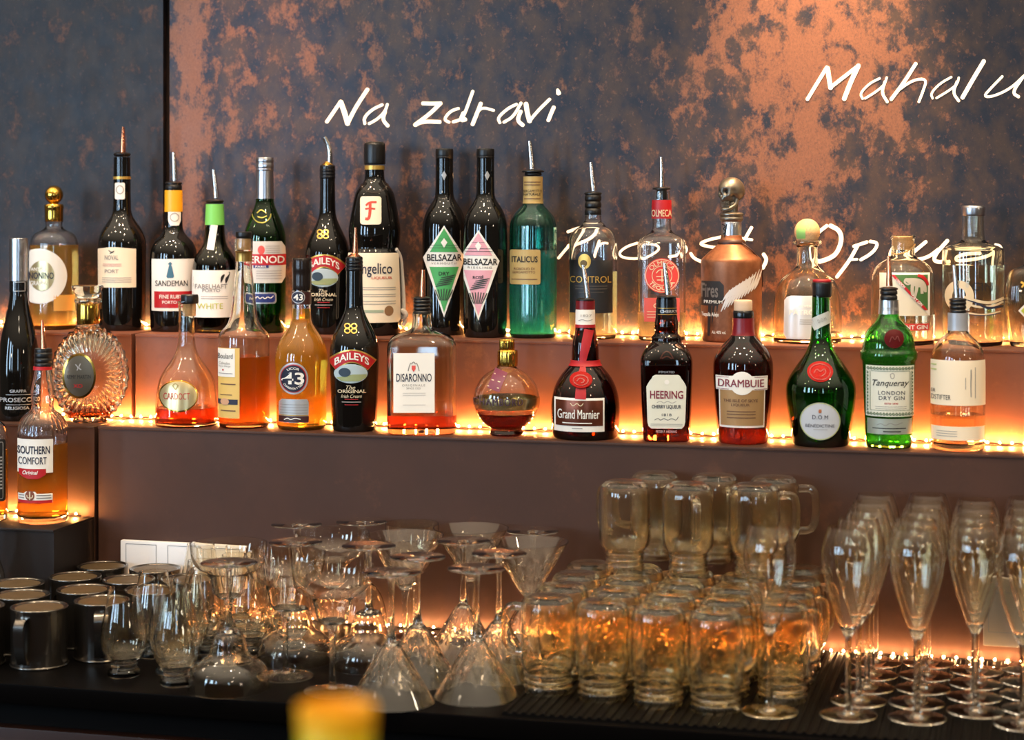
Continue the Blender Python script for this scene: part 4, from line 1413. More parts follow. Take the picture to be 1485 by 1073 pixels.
b.print_lines(L, GREY, 318.5, 338, (542,), 0.9, off=0.0014)
b.patch('blue_band', NAVY, rect(317, 579.5, 345, 587), off=0.0009, parent=L)
b.patch('band_emblem', mat('peach_print', '#c89a78', 0.6), ell(327, 583, 6, 5, 8), off=0.0014, parent=L, ncol=8)
b.print_lines(L, BROWNP, 321, 342, (557.5, 596), 1.6)
b.print_lines(L, BROWNP, 320, 337, (573,), 1.2)

# vanilla liqueur
b = Bottle('vanilla_liqueur_bottle', 'bottle', 'golden liqueur bottle with round navy label and dark cap', 437.2, 'low', YL, GF)
GLD = liq('golden_liqueur', '#ffc838')
b.body([(620, 34.5), (612, 36.5), (600, 36), (560, 37), (540, 37.5), (522, 38.6), (510, 37.5), (498, 34), (486, 27.5), (476, 20.5), (467, 14.8), (455, 13.6), (424, 13.6), (420, 13.6)], GLASS, 2.4, (447, GLD))
b.lathe('cap', mat('bronze_black_cap', (0.02, 0.014, 0.012), 0.2, 0.3), [(421, 13.4), (419, 14), (394, 14), (392.5, 14.4), (376, 14.4), (374, 13.4)], dx=0.6)
b.sleeve('neck_band', mat('maroon_foil', '#3c1a16', 0.4), 423, 441, off=0.0008)
L = b.patch('neck_emblem', NAVY, ell(433, 431, 8.5, 8.8, 10), off=0.0014, ncol=10)
b.strokes(L, 'emblem_ring', SILP, [[(433 + 8.4 * sin(q * pi / 8), 431 - 8.6 * cos(q * pi / 8)) for q in range(17)]], 1.0, off=0.002)
b.text(L, '43', (427, 426.5, 439, 435.5), WHITE, 0.05, off=0.002)
L = b.patch('round_label', SILP, ell(425.8, 549, 21, 23.2, 18), ncol=18)
b.patch('red_ring', RED, ell(425.8, 549, 18.6, 20.6, 16), off=0.0009, parent=L)
b.patch('navy_field', mat('dark_navy', '#12132a', 0.5), ell(425.8, 549, 17.2, 19.2, 16), off=0.0013, parent=L)
b.text(L, '43', (409.5, 540, 441, 557.5), WHITE, 0.06, off=0.0018)
b.text(L, 'LICOR', None, WHITE, 0.03, arc=(425.8, 549, 13.2, -34, 34, 3.4), off=0.0018)
b.text(L, 'CUARENTA Y TRES', None, WHITE, 0.02, arc=(425.8, 549, 16, 240, 120, 3), off=0.0018)
L = b.patch('lower_label', SILP, rows_of((579, 409, 445), (582, 406, 447), (584, 405, 447.5), (613, 404.5, 447.5), n=4))
b.print_lines(L, GREY, 407, 446, (587, 591, 595, 599), 0.7)
b.patch('dark_panel', mat('maroon_foil', '#3c1a16', 0.4), rect(405, 603.5, 447.5, 612.5), off=0.0009, parent=L)
b.strokes(L, 'signature', WHITE, [[(413, 609), (418, 606), (422, 609), (428, 606), (436, 608)]], 1.2, off=0.0014)
b.print_lines(L, GOLDP, 405, 447, (602.5,), 1.2)

cream_bottle('black cream liqueur bottle with copper pourer in the front row', 513.8, 'low', YL, 513.8, 371.7, 1.0, 36, 0, [(515.2, 370, 4.4), (515.4, 352, 3.8), (515.8, 330, 2.0)], COPPER, GF, COPPER)

# amaretto
SQ6 = (6.0, 0.9)
b = Bottle('amaretto_bottle', 'bottle', 'square amaretto bottle with white label, red remainder and copper pourer', 611.8, 'low', YL, GF)
b.body([(626, 49, *SQ6), (612, 50.6, *SQ6), (560, 50.6, *SQ6), (504, 50.6, *SQ6), (497, 49.5, *SQ6), (490, 45, 5, 0.9), (485, 37, 4, 0.95), (481, 22, 3, 1.0), (476, 15.5), (470, 13.8), (458, 13.2), (455, 14), (452, 13)], GLASSW, 4.5, (599, liq('amaretto_spirit', '#ea6038')), floor=9)
b.pourer(COPPER, [(612.8, 430, 4.4), (613, 412, 3.8), (613.2, 391, 2.2)], 432, 12.5, 455, 12.6, rings=4)
L = b.patch('front_label', WHITE, rect(571.5, 512, 629.8, 598.5), off=0.0006)
b.text(L, 'DISARONNO', (575.8, 541.5, 625.5, 553.5), NAVY, 0.01)
b.text(L, 'ORIGINALE', (584, 557, 616.5, 560.2), GREY, 0.0, space=1.3)
b.text(L, 'SINCE 1525', (590, 561.5, 610, 564.3), GREY, 0.0)
b.patch('red_crest', mat('coral_print', '#d4524a', 0.5), rows_of((530, 597.5, 603), (535, 597.5, 603), (539, 600, 600.5), n=3), off=0.001, parent=L, ncol=6)
b.strokes(L, 'crest_figures', GREY, [[(592.5, 538), (594, 531), (596, 526)], [(608, 538), (606.5, 531), (604, 526)], [(597, 528), (600, 524), (603, 528)]], 1.3, off=0.001)
b.print_lines(L, mat('faint_grey_print', '#c4c1ba', 0.6), 585, 617, (570, 573, 587), 0.8)

# raspberry liqueur
b = Bottle('raspberry_liqueur_bottle', 'bottle', 'small globe shaped liqueur bottle with gold cap and metal belt', 734.6, 'low', YL, GF)
prof = [(630, 25), (628, 25.5), (624, 23.5), (621, 22)]
for i in range(1, 14):
    a = pi * (0.17 + 0.70 * i / 14)
    prof.append((579 + 47.5 * cos(a), 48 * sin(a)))
prof += [(533, 15), (530, 13), (515, 12.5)]
b.body(prof, GLASSW, 2.6, (598, liq('dark_raspberry_spirit', '#6a140e')), floor=13, seg=72)
b.lathe('cap_collar', GOLD, [(531, 14), (529, 15), (510, 15), (507.5, 14)], flutes=20, fa=0.06, dx=1.5)
b.lathe('cap', GOLD, [(508, 11), (506, 11.6), (493, 11.6), (491.5, 10.5)], flutes=16, fa=0.10, dx=0.5)
b.sleeve('metal_belt', mat('pewter_belt', '#b59a6a', 0.25, 0.9), 575, 591, off=0.0008)
b.text(b.root, 'CHAMBORD', (688.5, 578, 757, 588.5), mat('plum_print', '#3d2233', 0.5), 0.02, off=0.0024, space=1.25)
PL = mat('plum_tag', '#6c2c45', 0.5)
L = b.strokes(b.root, 'plum_tag', PL, [[(728, 537, 18), (721, 553, 18), (716, 566, 18)]], 18, off=0.0012)
b.strokes(L, 'tag_lines', mat('pale_gold_print', '#cfc0a0', 0.5), [[(718, 542), (732, 546)], [(708, 560), (724, 563)], [(714, 551), (726, 554)]], 1.2, off=0.0018)

# orange cognac liqueur
b = Bottle('orange_liqueur_bottle', 'bottle', 'bell shaped dark amber liqueur bottle with red ribbon and wax seal', 848.8, 'low', YL, GF)
DAMB = mat('dark_amber_glass', '#6a1e04', 0.0, trans=1.0, ior=1.48)
b.body([(632, 47), (622, 49), (600, 50), (585, 49.8), (570, 47.5), (556, 43), (544, 36), (534, 27.5), (528, 21.5), (522, 19.6), (508, 19.8), (494, 18), (480, 14.6), (470, 13.4), (440, 13)], DAMB, 2.8, (581, liq('dark_cognac', '#3a0c03')))
b.sleeve('red_capsule', mat('dark_red_foil', '#6e0c16', 0.35), 436, 448.5, off=0.001)
b.sleeve('neck_label', WHITE, 448.5, 470, off=0.001)
b.sleeve('red_neck_ring', mat('red_foil', '#9c121b', 0.45), 470, 474.5, off=0.0012)
b.text(b.root, '1827', (843, 456, 857, 459.5), GREY, 0.0, off=0.002)
b.strokes(b.root, 'signature', GREY, [[(840, 465), (845, 463), (851, 465.5), (858, 463.5)]], 0.8, off=0.002)
b.pourer(STEEL, [(852.5, 434, 4.2), (850, 412, 3.8), (845.5, 384, 2.6)], 434, 13.5, 438, 12.5, rings=1)
RIB = mat('red_ribbon', '#a50d17', 0.55)
b.strokes(b.root, 'ribbon', RIB, [[(854, 478, 13), (850, 498, 13), (846.5, 515, 11), (845, 527, 8)], [(844, 527, 5), (846, 535, 9), (843, 545, 12), (842.5, 570, 15), (842, 579, 15.5)]], 12, off=0.0012)
b.sleeve('ribbon_band', RIB, 521.5, 529.5, off=0.0016)
L = b.patch('wax_seal', WAX, ell(843, 551, 14.2, 11.4, 12), off=0.0042, ncol=14)
b.patch('wax_rim', WAX, ell(843, 551, 15.5, 12.6, 12), off=0.0025, parent=L, ncol=14)
b.strokes(L, 'seal_relief', mat('red_wax_dark', '#96100e', 0.35), [[(843 + 9.5 * sin(q * pi / 8), 551 - 7.6 * cos(q * pi / 8)) for q in range(17)], [(838, 553), (841, 548), (846, 549), (848, 553), (843, 555)]], 1.5, off=0.005)
L = b.patch('front_label', WHITE, rect(804.7, 577.6, 875.8, 626.5), off=0.0006, ncol=24)
b.patch('copper_panel', mat('bronze_label', '#6e3a28', 0.3, 0.7), rect(807, 581, 873.5, 618), off=0.001, parent=L, ncol=24)
b.text(L, 'Grand Marnier', (810, 594, 868.5, 607.5), WHITE, 0.035, off=0.0016)
b.print_lines(L, WHITE, 817, 858, (613.8,), 1.4, off=0.0016)
b.print_lines(L, GREY, 830, 845, (621.5,), 1.0, off=0.0012)
b.strokes(L, 'crest', mat('pale_gold_print', '#cfc0a0', 0.5), [[(828, 585), (832, 590), (837, 584), (842, 590), (846, 585)]], 1.0, off=0.0016)

# cherry liqueur
SQ5 = (5.0, 0.95)
b = Bottle('cherry_liqueur_bottle', 'bottle', 'dark square cherry liqueur bottle with cream label and steel pourer', 966.4, 'low', YL, GF)
DRED = mat('dark_garnet_glass', '#2a0703', 0.0, trans=1.0, ior=1.5)
b.body([(637, 34, *SQ5), (620, 35, *SQ5), (560, 37.2, *SQ5), (524, 38.2, *SQ5), (516, 37, 4.5, 0.95), (507, 32.5, 3.6, 1), (501, 27, 3, 1), (497, 22.5, 2.4, 1), (494, 21.8), (488, 21.8), (485, 18), (483, 16.6), (470, 17.4), (458, 15.5), (452, 14.2), (432, 14)], DRED)
b.sleeve('neck_capsule', BLACKG, 434, 456, off=0.0009)
b.text(b.root, 'CHERRY', (958, 449.5, 981, 453.5), SILP, 0.02, off=0.0018)
b.print_lines(b.root, GOLDP, 955, 981, (447, 456), 0.7, off=0.0018)
b.pourer(STEEL, [(968.8, 427, 4.6), (966.5, 405, 4.0), (963.4, 381, 2.7)], 430, 14.5, 436, 13.2, rings=1)
L = b.patch('front_label', mat('ivory_label', '#d9d9c9', 0.55), rows_of((543.5, 951, 983), (545.5, 947, 986), (549, 945.5, 987.5), (552, 943, 990), (557, 940, 993), (561, 938, 994.6), (612, 939.5, 993), (618, 941, 991.5), (621.5, 945, 988), n=4), off=0.0006)
b.text(L, 'HEERING', (943.5, 566.5, 990, 578.2), mat('maroon_print', '#7a1a33', 0.5), 0.05)
b.text(L, 'CHERRY LIQUEUR', (946, 587, 987, 593.3), NAVY, 0.02)
b.text(L, '1818', (960, 599.5, 973.5, 603.3), NAVY, 0.0)
b.strokes(L, 'signature', NAVY, [[(950, 609), (955, 606), (958, 610), (963, 606), (968, 610), (974, 606), (980, 610), (983, 604)]], 0.8)
b.strokes(L, 'script', GREY, [[(953, 584), (958, 581), (963, 585), (968, 581), (974, 585), (980, 582)]], 0.7)
b.patch('embossed_dot', WHITE, ell(967, 554, 3.5, 3.5, 8), off=0.001, parent=L, ncol=6)
b.print_lines(L, GREY, 944, 989, (615, 617.5), 0.6)
b.text(b.root, 'IMPORTED', (955.5, 538, 978, 541), SILP, 0.02)
b.text(b.root, 'PETER F. HEERING', (952, 624, 981, 627.5), SILP, 0.02)
b.strokes(b.root, 'glass_crest', mat('garnet_relief', '#3a1a12', 0.15), [[(958, 520), (962, 512), (967, 509), (972, 512), (976, 520)], [(960, 520), (967, 516), (974, 520)]], 2)

# whisky liqueur
b = Bottle('whisky_liqueur_bottle', 'bottle', 'broad dark brown whisky liqueur bottle with pale cork top and tan label', 1077.7, 'low', YL, GF)
DBRN = mat('brown_bottle_glass', '#3c0e03', 0.0, trans=1.0, ior=1.5)
b.body([(641, 36), (632, 37.2), (600, 39.8), (560, 43), (535, 44), (523, 43.2), (514, 40), (504, 33.5), (496, 26), (489, 18.8), (484, 15.8), (464, 15)], DBRN)
b.sleeve('red_capsule', mat('dark_red_foil', '#6e0c16', 0.35), 461, 486, off=0.0007)
b.lathe('neck_ring', BLACKG, [(463, 14.6), (461, 15.4), (452, 15.4), (450, 14)])
b.lathe('cork_top', mat('beige_cap', '#d3b699', 0.6), [(451, 13), (449, 13.4), (437, 13.4), (435, 12.6)])
L = b.patch('lower_label', WHITE, rows_of((564, 1043, 1109), (620.5, 1044.5, 1107.5), n=8), off=0.0006)
b.patch('tan_field', mat('tan_print', '#b08a5c', 0.4, 0.3), rows_of((565.5, 1045, 1107.3), (617.5, 1046, 1106), n=8), off=0.001, parent=L)
L2 = b.patch('upper_label', WHITE, rows_of((545.5, 1039, 1112), (566, 1039.5, 1111.5), n=4), off=0.0012)
b.patch('label_disc', WHITE, ell(1076.2, 556, 17, 17, 14), off=0.0013, parent=L2)
b.text(L2, 'DRAMBUIE', (1043, 550.5, 1106.5, 561.5), mat('maroon_print', '#7a1a33', 0.5), 0.06, off=0.002)
b.print_lines(L2, mat('maroon_print', '#7a1a33', 0.5), 1040, 1058, (547.3, 564.6), 0.7, off=0.0017)
b.print_lines(L2, mat('maroon_print', '#7a1a33', 0.5), 1093, 1111, (547.3, 564.6), 0.7, off=0.0017)
b.text(L, 'THE ISLE OF SKYE', (1050, 579, 1098, 583.3), BROWNP, 0.02, off=0.0015)
b.text(L, 'LIQUEUR', (1061, 585.5, 1087, 589.8), BROWNP, 0.02, off=0.0015)
b.print_lines(L, BROWNP, 1055, 1095, (597, 601, 606), 1.3, off=0.0015)

# herbal liqueur
b = Bottle('herbal_liqueur_bottle', 'bottle', 'dark green long necked herbal liqueur bottle with red seal and round white label', 1190.4, 'low', YL, GF)
b.body([(644, 41), (635, 42.5), (615, 45.5), (590, 49), (572, 51), (562, 51), (553, 49.2), (542, 43.5), (530, 35.5), (518, 26.5), (508, 20.5), (496, 16), (480, 13.8), (450, 12.8), (428, 12.8)], GREEND, 2.8, (604, liq('dark_green_spirit', '#1c3a0a')))
b.lathe('cap', BLACKP, [(431, 13), (429, 13.8), (412, 14.6), (409, 14)], dx=1.5, flutes=30, fa=0.04)
b.lathe('cap_top', mat('red_foil', '#9c121b', 0.45), [(410, 13), (407, 13.8), (405, 12.5)], dx=1.5)
b.strokes(b.root, 'neck_band', mat('silver_paper', '#b9bcb6', 0.5), [[(1177.5, 472, 17), (1190, 465, 17), (1204, 459, 17)]], 17, off=0.0008)
b.text(b.root, 'D.O.M', (1192, 464, 12, 5, -22), GREY, 0.0, rot=-22, off=0.0014)
L = b.patch('red_seal', WAX, ell(1189.4, 539, 17.8, 15, 14), off=0.0016, ncol=14)
b.strokes(L, 'seal_relief', mat('red_wax_dark', '#96100e', 0.35), [[(1189.4 + 14 * sin(q * pi / 8), 539 - 11.6 * cos(q * pi / 8)) for q in range(17)], [(1181, 541), (1185, 534), (1190, 540), (1195, 533), (1198, 541), (1190, 546)]], 1.3, off=0.0026)
L = b.patch('round_label', mat('pale_blue_paper', '#c3c8cf', 0.55), ell(1189.3, 611, 28.8, 27.2, 20), ncol=22)
b.strokes(L, 'label_ring', mat('olive_print', '#8a8a5a', 0.5), [[(1189.3 + 28 * sin(q * pi / 14), 611 - 26.4 * cos(q * pi / 14)) for q in range(29)]], 0.8)
b.text(L, 'D.O.M', (1178.5, 602, 1200.5, 608), NAVY, 0.0, space=1.1)
b.text(L, 'BÉNÉDICTINE', (1169, 614.2, 1209.5, 619.8), NAVY, 0.0)
b.patch('mitre_print', mat('rust_print', '#b06a44', 0.5), rows_of((593.5, 1188, 1191), (596, 1187, 1191.5), (599, 1187.5, 1191), n=2), off=0.001, parent=L, ncol=4)
b.print_lines(L, GREY, 1180, 1200, (623,), 0.6)

# green gin
b = Bottle('gin_bottle', 'bottle', 'bright green ribbed gin bottle with dark red seal, square cream label and copper pourer', 1288.8, 'low', YL, GF)
GREENB = mat('bright_green_glass', '#63c455', 0.0, trans=1.0, ior=1.5)
f1 = (2.0, 1.0, 12, 0.012)
b.body([(645, 33.5, *f1), (635, 34.5, *f1), (590, 36.5, *f1), (530, 38.8, *f1), (523, 39), (520, 41.6), (510, 42), (507, 39), (500, 38), (488, 36), (478, 31.5), (470, 23.5), (463, 17), (456, 14.4), (436, 13.6)], GREENB, 3.0, (495, liq('green_tinted_spirit', '#a6dd92')), seg=96)
b.sleeve('silver_capsule', SILVER, 435, 455, off=0.0007)
b.print_lines(b.root, GREY, 1279, 1302, (447, 449.5), 1.2, off=0.0014)
b.pourer(COPPER, [(1289.8, 415, 5), (1289.5, 398, 4.3), (1288.6, 371, 2.2)], 418, 13.6, 435, 12.8, rings=2)
b.patch('seal_ring', GREENB, ell(1296, 491, 17.5, 18.5, 14), off=0.0012, ncol=12)
L = b.patch('wax_seal', DKRED, ell(1296, 491, 13.2, 13.8, 12), off=0.003, ncol=12)
b.strokes(L, 'seal_relief', mat('dark_wax_relief', '#5a080c', 0.4), [[(1290, 496), (1293, 486), (1297, 494), (1300, 485), (1303, 495)]], 1.2, off=0.004)
IV = mat('ivory_label', '#d9d9c9', 0.55)
L = b.patch('front_label', IV, rect(1256.5, 530.5, 1324.5, 604.5), off=0.0008, ncol=24)
OR = mat('ornament_print', '#4e6a4c', 0.6)
random.seed(3)
orn = []
for i in range(15):
    x = 1260 + i * 4.4
    for y in (534, 600):
        orn.append([(x - 1.8, y + 1.5), (x, y - 2), (x + 1.8, y + 1.5), (x, y + 2.4), (x - 1.5, y)])
for i in range(12):
    y = 541 + i * 4.9
    for x in (1259.5, 1321.5):
        orn.append([(x - 1.5, y - 1.8), (x + 1.5, y), (x - 1.5, y + 1.8), (x, y)])
b.strokes(L, 'ornament_border', OR, orn, 1.1, off=0.0014)
b.strokes(L, 'inner_frame', OR, [[(1263, 538.5), (1318.5, 538.5), (1318.5, 595.5), (1263, 595.5), (1263, 538.5)]], 0.6, off=0.0014)
b.text(L, 'Tanqueray', (1266, 551, 1317.5, 562.5), BLACK, 0.01, 0.35)
b.text(L, 'LONDON', (1274, 567, 1311.5, 572.7), NAVY, 0.01, space=1.15)
b.text(L, 'DRY GIN', (1275, 574.5, 1311, 580.2), NAVY, 0.01, space=1.15)
b.text(L, 'ESTD 1830', (1283, 584, 1302, 586.6), RED, 0.02)
b.strokes(L, 'crest', GREY, [[(1291, 543), (1294, 541), (1297, 543), (1296, 549), (1292, 549), (1291, 543)]], 1)
b.print_lines(L, GREY, 1270, 1314, (590, 593), 0.6)
L = b.patch('lower_label', mat('silver_label', '#a9b0a4', 0.4, 0.4), rect(1258.5, 607.5, 1321.5, 630), off=0.0008, ncol=22)
b.strokes(L, 'signature', GREY, [[(1272, 617), (1278, 614), (1284, 618), (1291, 613), (1298, 617), (1308, 613)]], 1)
b.print_lines(L, BLACK, 1266, 1313, (621.5,), 1.3)
b.print_lines(L, BLACK, 1281, 1306, (626,), 1.6)

# distiller's gin
b = Bottle('gin_bottle', 'bottle', 'clear gin bottle with wrapped cream label, grey capsule and black pourer', 1389, 'low', YL + 0.003, GF)
b.body([(652, 39), (640, 40), (560, 40), (524, 40), (512, 38.5), (502, 34.5), (494, 28.5), (487, 21), (482, 15.2), (477, 14), (456, 13.8)], GLASSW, 3.2, (600, CLEARL), floor=9)
b.sleeve('grey_capsule', mat('grey_capsule', '#a3a6ac', 0.4, 0.3), 453.5, 479, off=0.0009)
b.pourer(STEEL, [(1387.5, 431, 4.4), (1386, 408, 3.8), (1383.4, 384.5, 2.8)], 434, 13, 454, 12.4, rings=3)
L = b.patch('front_label', CREAM, rect(1350, 523, 1428.5, 588.5), off=0.0006, ncol=30)
b.text(L, 'DSTIFTER', (1351.5, 573.5, 1379, 580.5), BLACK, 0.0)
b.text(L, 'ER', (1351.5, 565, 1357.5, 570), BLACK, 0.0)
b.strokes(L, 'vertical_script', GREY, [[(1407.5, 536, 1.4), (1407.8, 545, 1.8), (1407.2, 558, 1.4), (1407.6, 576, 1.2)], [(1413.5, 533), (1413.5, 578)], [(1400, 548), (1400, 565)]], 0.9)
b.print_lines(L, mat('leaf_tint_print', '#b4bd78', 0.6), 1351, 1359, (530, 537), 2.0)
L = b.patch('lower_label', CREAM, rect(1351, 619, 1427, 639), off=0.0006, ncol=26)
b.print_lines(L, GREY, 1359, 1388, (626, 629.5, 633), 0.8)

# ------------------------------------------------------------------ bottles on the low step
Y_ST = Y_BOX - 0.062
b = Bottle('whiskey_liqueur_bottle', 'bottle', 'amber ribbed shoulder whiskey liqueur bottle with white label on the low step', 61.8, 'step', Y_ST, 'bottles on the low step')
f2 = (2.0, 1.0, 30, 0.035)
b.body([(750, 36.5), (745, 37), (720, 36.5), (640, 36.5), (629, 37), (627, 37, *f2), (618, 36.3, *f2), (608, 33, *f2), (600, 26, *f2), (595, 17.5, 2, 1, 30, 0.01), (588, 15.5), (575, 17.5), (560, 16.5), (548, 13.2), (537, 11.6), (520, 11.5)], GLASS, 2.6, (642, liq('amber_whiskey', '#f5aa34')), floor=10, seg=120)
b.sleeve('red_neck_ring', RED, 531, 536, off=0.0022)
b.lathe('cap', BLACKP, [(532, 12.6), (531, 13.4), (527, 13.4), (526, 12.6), (524, 13.6), (520, 13.6), (519, 12.6), (517, 13.6), (512, 13.6), (511, 12.6), (509, 13), (505, 12.6)], dx=1)
b.tube('pour_spout', COPPER, [(63.2, 506, 5), (62.6, 492, 3.8), (61.2, 464, 1.9)])
L = b.patch('front_label', WHITE, rect(26, 637, 76.5, 686), off=0.0006)
b.text(L, 'SOUTHERN', (26.5, 647, 72, 658.5), NAVY, 0.05)
b.text(L, 'COMFORT', (27.5, 663, 67.5, 673.5), NAVY, 0.05)
b.patch('red_banner', RED, rows_of((680, 28, 66.5), (688, 28.5, 66.5), (692, 34, 61), (694.5, 41, 55), n=3), off=0.0011, parent=L)
b.text(L, 'Original', (34, 682.5, 55.5, 690), WHITE, 0.02, 0.3, off=0.0017)
L = b.patch('lower_label', WHITE, rows_of((713, 38, 51), (716, 35, 53.5), (716.2, 27, 76), (729.5, 27, 76), n=3), off=0.0006)
b.patch('red_base', RED, rect(27.5, 725.5, 75.5, 729.8), off=0.001, parent=L)
b.patch('brown_disc', mat('chestnut_print', '#7a3a1c', 0.5), ell(44, 719, 6.5, 7.5, 10), off=0.0011, parent=L, ncol=10)
b.strokes(L, 'lily_emblem', mat('pale_gold_print', '#cfc0a0', 0.5), [[(44, 713, 2), (44, 725, 1.5)], [(40, 718), (40.5, 722), (44, 722)], [(48, 718), (47.5, 722), (44, 722)]], 1.4, off=0.0016)
b.print_lines(L, GREY, 53, 74, (718.5, 722.5), 1.6)
b.print_lines(L, GREY, 28, 36, (718.5, 722.5), 1.6)

b = Bottle('whiskey_bottle', 'bottle', 'square whiskey bottle with black label cut off by the left edge on the low step', -22, 'step', Y_ST, 'bottles on the low step')
b.body([(742, 33, 5, 0.95), (730, 34, 5, 0.95), (640, 34, 5, 0.95), (622, 33, 5, 0.95), (614, 26, 4, 1), (606, 14, 3, 1), (590, 12)], GLASS, 2.6, (650, liq('amber_whiskey', '#f5aa34')), floor=8)
b.lathe('cap', BLACKP, [(592, 13), (570, 13)])
L = b.patch('front_label', mat('black_label', (0.008, 0.008, 0.009), 0.45), rect(-50, 638, 7.5, 728, 4), off=0.0006)
b.strokes(L, 'label_rule', SILP, [[(-46, 642), (3.5, 642), (3.5, 724), (-46, 724), (-46, 642)]], 0.8)
b.print_lines(L, SILP, -2.5, 2.5, [664 + 5 * i for i in range(10)], 2.2)

# ------------------------------------------------------------------ wall sockets
def socket(label, u0, u1, v0, v1, n, face):
    (xa, za), (xb, zb) = wallpt(u0, v1, Y_BOX), wallpt(u1, v0, Y_BOX)
    zb = wallpt((u0 + u1) / 2, v0, Y_BOX)[1]
    za = zb - (v1 - v0) / F * depth(xa, Y_BOX)
    r = empty('wall_socket', ((xa + xb) / 2, Y_BOX, (za + zb) / 2), 0, label, 'socket')
    hw, hh = (xb - xa) / 2, (zb - za) / 2
    box('cover_plate', -hw, hw, -0.010, 0.0, -hh, hh, face, r, bev=0.002)
    ln = mat('socket_line', '#6f7680', 0.5)
    pw = 2 * hw / n
    for i in range(n):
        c = -hw + pw * (i + 0.5)
        q = min(pw, 2 * hh) * 0.40
        q2 = hh * 0.86 if n > 1 else q
        V, Fc = [], []
        a, bq = q, q2
        for (x0, z0, x1, z1) in ((-a, bq - 0.0008, a, bq), (-a, -bq, a, -bq + 0.0008), (-a, -bq, -a + 0.0008, bq), (a - 0.0008, -bq, a, bq)):
            o_ = len(V)
            V += [(c + x0, -0.0105, z0), (c + x1, -0.0105, z0), (c + x1, -0.0105, z1), (c + x0, -0.0105, z1)]
            Fc.append((o_, o_ + 1, o_ + 2, o_ + 3))
        link('insert', V, Fc, ln, r, smooth=False)
    return r


socket('white triple wall socket plate behind the metal mugs', 178.5, 362, 786, 846, 3, mat('white_plastic', '#dfe0e2', 0.35))
socket('grey wall socket plate behind the flutes at the right edge', 1426, 1500, 838, 936, 1, mat('grey_plastic', '#8b8780', 0.4))


# ------------------------------------------------------------------ glassware on the counter
def shell(outer, t, floor=None, seg=56, flip=False, mod=None):
    """outer profile (z, r) from the closed end to the open end; returns a closed thin glass wall"""
    o = chaikin(outer, 2)
    z0 = floor if floor is not None else o[0][0] + t
    sg = 1 if o[-1][0] > o[0][0] else -1
    inn = [(z, max(r - t, 0.0)) for z, r in o if (z - z0) * sg > 1e-6 and r - t > 0.0006]
    rb = inn[0][1] if inn else 0
    rows = ([(o[0][0], 0)] if o[0][1] > 0 else []) + o + list(reversed(inn)) + [(z0, rb * 0.75), (z0, 0)]
    V, Fc = revolve(rows, seg)
    if sg < 0:
        Fc = [tuple(reversed(f)) for f in Fc]
    return V, Fc


def solid(prof, seg=48, it=2):
    p = chaikin(prof, it)
    V, Fc = revolve([(p[0][0], 0)] + p + [(p[-1][0], 0)], seg)
    return V, Fc


def invert(VF, h):
    return [(x, -y, h - z) for x, y, z in VF[0]], VF[1]


ORD = ['first', 'second', 'third', 'fourth', 'fifth', 'sixth', 'seventh', 'eighth', 'ninth', 'tenth', 'eleventh', 'twelfth', 'thirteenth', 'fourteenth']


PLAN = []


class Kind:
    """one piece of glassware: built once, then copied"""

    def __init__(s, name, parts, h):
        s.name, s.parts, s.h, s.n = name, parts, h, 0
        s.proto = None

    def radii(s):
        """outer radius at each centimetre of height, handles left out"""
        if not hasattr(s, 'rad'):
            zs_, rs_ = [], []
            for nm, (V, Fc), m in s.parts:
                if nm != 'handle':
                    by = {}
                    for x, y, z in V:
                        k = round(z, 4)
                        by[k] = max(by.get(k, 0), sqrt(x * x + y * y))
                    z_ = sorted(by)
                    g = np.arange(0, 0.26, 0.001)
                    r_ = np.interp(g, z_, [by[k] for k in z_], left=0, right=0)
                    rs_.append(r_)
            s.rad = np.max(rs_, axis=0)
        return s.rad

    def put(s, X, Y, Z, label, cat, group, rz=0.0, mass=1.0):
        """planned place on the counter; settle() moves glasses that touch apart"""
        PLAN.append([s, X, Y, Z, label, cat, group, rz, mass])

    def stand(s, X, Y, Z, label, cat, group, rz=0.0):
        if s.proto is None:
            r = empty(s.name, (X, Y, Z), rz, label, cat, group)
            for nm, (V, Fc), m in s.parts:
                link(nm, V, Fc, m, r)
            s.proto = r
        else:
            r = copy_tree(s.proto)
            r.location = (X, Y, Z)
            r.rotation_euler = (0, 0, rz)
            tag(r, label, cat, group)
        return r


# --- champagne flutes
def flute_parts():
    bowl = shell([(0.099, 0.0042), (0.103, 0.007), (0.115, 0.0125), (0.137, 0.0205), (0.160, 0.0275), (0.184, 0.0325), (0.202, 0.0337), (0.217, 0.0308), (0.235, 0.0242)], 0.0011, 0.108)
    stem = solid([(0.0040, 0.0062), (0.009, 0.0044), (0.03, 0.0034), (0.07, 0.0034), (0.093, 0.0040), (0.1005, 0.0050)], 28)
    foot = solid([(0.0, 0.0345), (0.0007, 0.0360), (0.0016, 0.0356), (0.003, 0.024), (0.0045, 0.009), (0.006, 0.0056)])
    return [('bowl', bowl, BARGLASS), ('stem', stem, BARGLASS), ('foot', foot, BARGLASS)]


